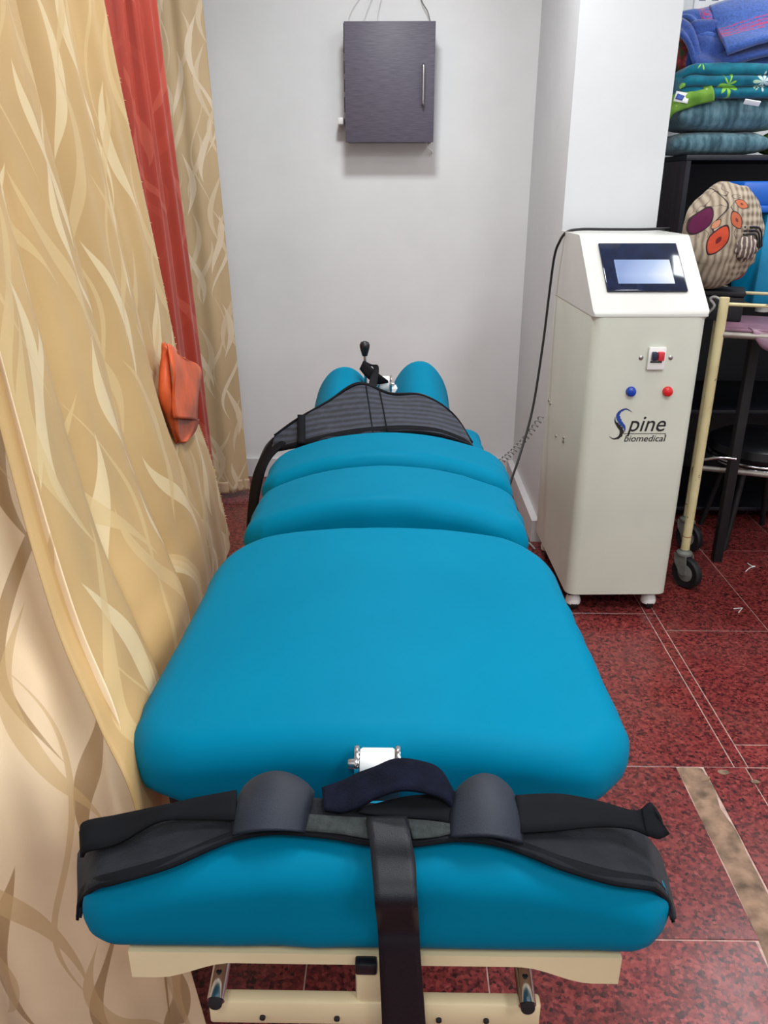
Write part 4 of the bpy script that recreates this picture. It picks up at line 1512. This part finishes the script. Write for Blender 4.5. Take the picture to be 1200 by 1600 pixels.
def bundle_mat():
    k = NT('cream_bundle_print', .85, 0, (190, 170, 150), .2)
    c = k.sep(k.coord())
    x, y, z = c[0], c[1], c[2]
    nz = k.noise(k.coord(), 9, 3)
    w1 = k.op('ADD', x, k.op('MULTIPLY', nz, .03))
    w2 = k.op('ADD', z, k.op('MULTIPLY', nz, .03))
    s1 = k.op('SINE', k.op('MULTIPLY', w1, 330))
    s2 = k.op('SINE', k.op('MULTIPLY', w2, 250))
    right = k.step(x, -.02, .04)
    st = k.op('ADD', k.op('MULTIPLY', s1, .6), k.op('MULTIPLY', k.op('MULTIPLY', s2, right), .6))
    col = k.ramp(k.op('ADD', k.op('MULTIPLY', st, .3), .5), [(.25, (112, 98, 84)), (.5, (158, 144, 126)), (.8, (178, 166, 148))])
    sw = k.op('ADD', x, k.op('MULTIPLY', k.op('SINE', k.op('MULTIPLY', z, 44)), .02))
    ln = k.op('MULTIPLY', k.op('SUBTRACT', .0028, k.op('ABSOLUTE', k.op('ADD', sw, .055))), 700, clamp=True)
    up = k.op('GREATER_THAN', z, -.02)
    col = k.mix(k.op('MULTIPLY', ln, up), col, lin((48, 40, 40)))
    # scribbled vine lines among the leaves
    vn = k.n('ShaderNodeTexNoise')
    k.put(vn.inputs['Vector'], k.coord())
    vn.inputs['Scale'].default_value = 17
    vn.inputs['Detail'].default_value = 1
    vl = k.op('MULTIPLY', k.op('SUBTRACT', .011, k.op('ABSOLUTE', k.op('SUBTRACT', vn.outputs['Fac'], .5))), 160, clamp=True)
    zone = k.op('MULTIPLY', k.op('LESS_THAN', x, .01), k.op('GREATER_THAN', z, .0))
    col = k.mix(k.op('MULTIPLY', k.op('MULTIPLY', vl, zone), .85), col, lin((52, 44, 44)))

    def leaf(cx, cz, ang, a, b, fill, core=None):
        nonlocal col
        ca, sa = math.cos(ang), math.sin(ang)
        dx, dz = k.op('SUBTRACT', x, cx), k.op('SUBTRACT', z, cz)
        u = k.op('ADD', k.op('MULTIPLY', dx, ca), k.op('MULTIPLY', dz, sa))
        v = k.op('SUBTRACT', k.op('MULTIPLY', dz, ca), k.op('MULTIPLY', dx, sa))
        q = k.op('ADD', k.op('POWER', k.op('ABSOLUTE', k.op('DIVIDE', u, a)), 1.6), k.op('POWER', k.op('ABSOLUTE', k.op('DIVIDE', v, b)), 1.6))
        front = k.op('LESS_THAN', y, .02)
        o_ = k.op('MULTIPLY', k.op('MULTIPLY', k.op('SUBTRACT', 1.22, q), 9, clamp=True), front)
        i_ = k.op('MULTIPLY', k.op('MULTIPLY', k.op('SUBTRACT', 1.0, q), 9, clamp=True), front)
        col = k.mix(o_, col, lin((46, 34, 38)))
        col = k.mix(i_, col, lin(fill))
        if core:
            j_ = k.op('MULTIPLY', k.op('MULTIPLY', k.op('SUBTRACT', .14, q), 30, clamp=True), front)
            col = k.mix(j_, col, lin(core))
    leaf(-.055, -.005, 1.15, .050, .026, (188, 74, 50), (112, 36, 36))
    leaf(-.103, .055, 1.1, .048, .022, (88, 28, 64))
    leaf(-.005, .060, 2.1, .030, .018, (182, 98, 70), (120, 60, 50))
    leaf(.012, .110, -.4, .024, .013, (184, 104, 72), (120, 60, 50))
    leaf(-.066, .046, .9, .018, .009, (190, 130, 100))
    leaf(.085, -.125, .9, .05, .016, (176, 76, 62))
    k.color(col)
    k.bump(k.noise(k.coord(), 40, 4), .4, .008)
    return k.m


bun = thing('cloth_bundle', 'round bundle of cream printed cloth tied in a knot on the trolley', 'cloth bundle', (1.155, 3.005, 1.285))
bm = bmesh.new()
bmesh.ops.create_uvsphere(bm, u_segments=64, v_segments=44, radius=1)
kx, kz = .055, -.02
for v in bm.verts:
    p = v.co.copy()
    fold = 0
    dx, dz = p.x - .36, p.z + .18
    rr2 = math.hypot(dx, dz)
    an = math.atan2(dz, dx)
    if p.y < .1:
        fold = .05 * math.sin(an * 11 + 3 * rr2) * math.exp(-rr2 * 1.4) - .10 * math.exp(-(rr2 / .22) ** 2)
    fold += .05 * noise.noise(p * 2.2 + Vector((3, 1, 0))) + .02 * noise.noise(p * 6)
    s = 1 + fold
    v.co = Vector((p.x * .135 * s, p.y * .135 * s, p.z * .180 * s))
    v.co.x += .012 * p.z * (1 if p.z < 0 else -.3)
mesh_obj('wrapped_cloth', bm, bundle_mat(), bun)
bm = bmesh.new()
bmesh.ops.create_uvsphere(bm, u_segments=28, v_segments=18, radius=1)
for v in bm.verts:
    p = v.co.copy()
    s = 1 + .28 * noise.noise(p * 3.5) + .16 * noise.noise(p * 8)
    v.co = Vector((p.x * .036 * s + .040, p.y * .03 * s - .122, p.z * .04 * s - .030))
kk = NT('knot_cloth', .85, 0, (190, 175, 160), .2)
kk.color(kk.ramp(kk.op('SINE', kk.op('MULTIPLY', kk.sep(kk.coord())[0], 420)), [(.3, (98, 86, 82)), (.7, (190, 176, 162))]))
mesh_obj('knot', bm, kk.m, bun)
for j, (dx, dz) in enumerate(((.012, .016), (.02, .028), (.028, .04))):
    ribbon('dark_border_fold', [(.02 + dx * .2, -.132 + .004 * j, -.005 + dz), (.055 + dx, -.128 + .006 * j, -.004 + dz * .8), (.078 + dx, -.105 + .006 * j, -.045 + dz * .4)],
           [(.02 + dx * .2, -.132 + .004 * j, .001 + dz), (.055 + dx, -.127 + .006 * j, .003 + dz * .8), (.083 + dx, -.104 + .006 * j, -.042 + dz * .4)], M_black, bun, 16, 2, .004)

M_bluebox = soft('turquoise_plastic', (0, 132, 178), .4, var=.04)
M_bluelid = soft('bright_blue_plastic', (10, 92, 190), .35, var=.06)
bb = thing('blue_box', 'turquoise plastic box with a bright blue lid standing on the trolley tray', 'box', (1.37, 3.155, .998))
boxo('box_body', 0, .42, 0, .24, .03, .365, M_bluebox, bb, .012)
boxo('lid', -.105, .44, -.004, .25, .385, .470, M_bluelid, bb, .012)
boxo('lid_rim', -.112, .45, -.008, .256, .362, .388, M_bluelid, bb, .006)
latheo('corner_rivet', [(.005, 0), (.005, .003), (.002, .004)], M_black, bb, Matrix.Translation((.02, 0, .30)) @ Matrix.Rotation(R(90), 4, 'X'), 10)
for x in (.06, .36):
    for y in (.04, .20):
        latheo('foot', [(.026, 0), (.026, .025), (.022, .032)], M_console_top, bb, Matrix.Translation((x, y, 0)), 16)
cw_ = tubeo('pale_cable', [at(1098, 500, Y=2.96), at(1106, 490, Y=2.93), at(1116, 478, Y=2.9), at(1110, 467, Y=2.9), at(1118, 464, Y=2.88), at(1132, 472, Y=2.82)], .0045, M_console_top, None, 8, 30)
tag(cw_, 'loose pale cable looped behind the trolley post', 'cable')

# ------------------------------------------------------------------ black chair under the trolley
M_vinyl = soft('black_vinyl', (16, 16, 20), .28, var=.1)
chx, chy = 1.56, 3.27
chr_ = thing('chair', 'black vinyl chair with chrome seat trim in the dark under the trolley', 'chair', (chx, chy, 0))
latheo('seat', [(.12, .395), (.20, .40), (.215, .42), (.21, .45), (.18, .468), (.10, .475), (.02, .475)], M_vinyl, chr_, seg=36)
ch_pts = [(.213 * math.cos(t / 40 * 6.2832), .213 * math.sin(t / 40 * 6.2832), .392) for t in range(41)]
tubeo('chrome_trim', ch_pts, .006, M_chrome, chr_, 8)
ch_pts = [(.19 * math.cos(t / 40 * 6.2832), .19 * math.sin(t / 40 * 6.2832), .37) for t in range(41)]
tubeo('chrome_trim', ch_pts, .005, M_chrome, chr_, 8)
for t in (45, 135, 225, 315):
    c_, s_ = math.cos(R(t)), math.sin(R(t))
    tubeo('leg', [(.12 * c_, .12 * s_, .40), (.20 * c_, .20 * s_, 0)], .012, M_rubber, chr_, 10)
stand = thing('black_stand', 'thin black square upright standing behind the trolley post', 'stand', (1.345, 3.02, 0))
boxo('upright', -.018, .018, -.018, .018, 0, .96, M_rubber, stand, .003)
boxo('top_plate', -.03, .03, -.03, .03, .96, .97, M_rubber, stand, .002)
lever = tubeo('chrome_lever', [(-.13, .03, .43), (-.06, -.005, .455), (0, -.02, .455)], .006, M_chrome, stand, 10, 12)

# ------------------------------------------------------------------ scraps on the floor
for pts, lab in (([(1165, 893), (1172, 887), (1180, 885), (1174, 884), (1168, 880)], 'tiny white curl of thread on the dark floor under the trolley'),
                 ([(1146, 951), (1160, 950), (1154, 957)], 'tiny white V shaped scrap on the red floor')):
    w = tubeo('scrap', [at(x, y, Z=.003) for x, y in pts], .0018, M_white, None, 6, 20 if len(pts) > 3 else None)
    tag(w, lab, 'scrap')
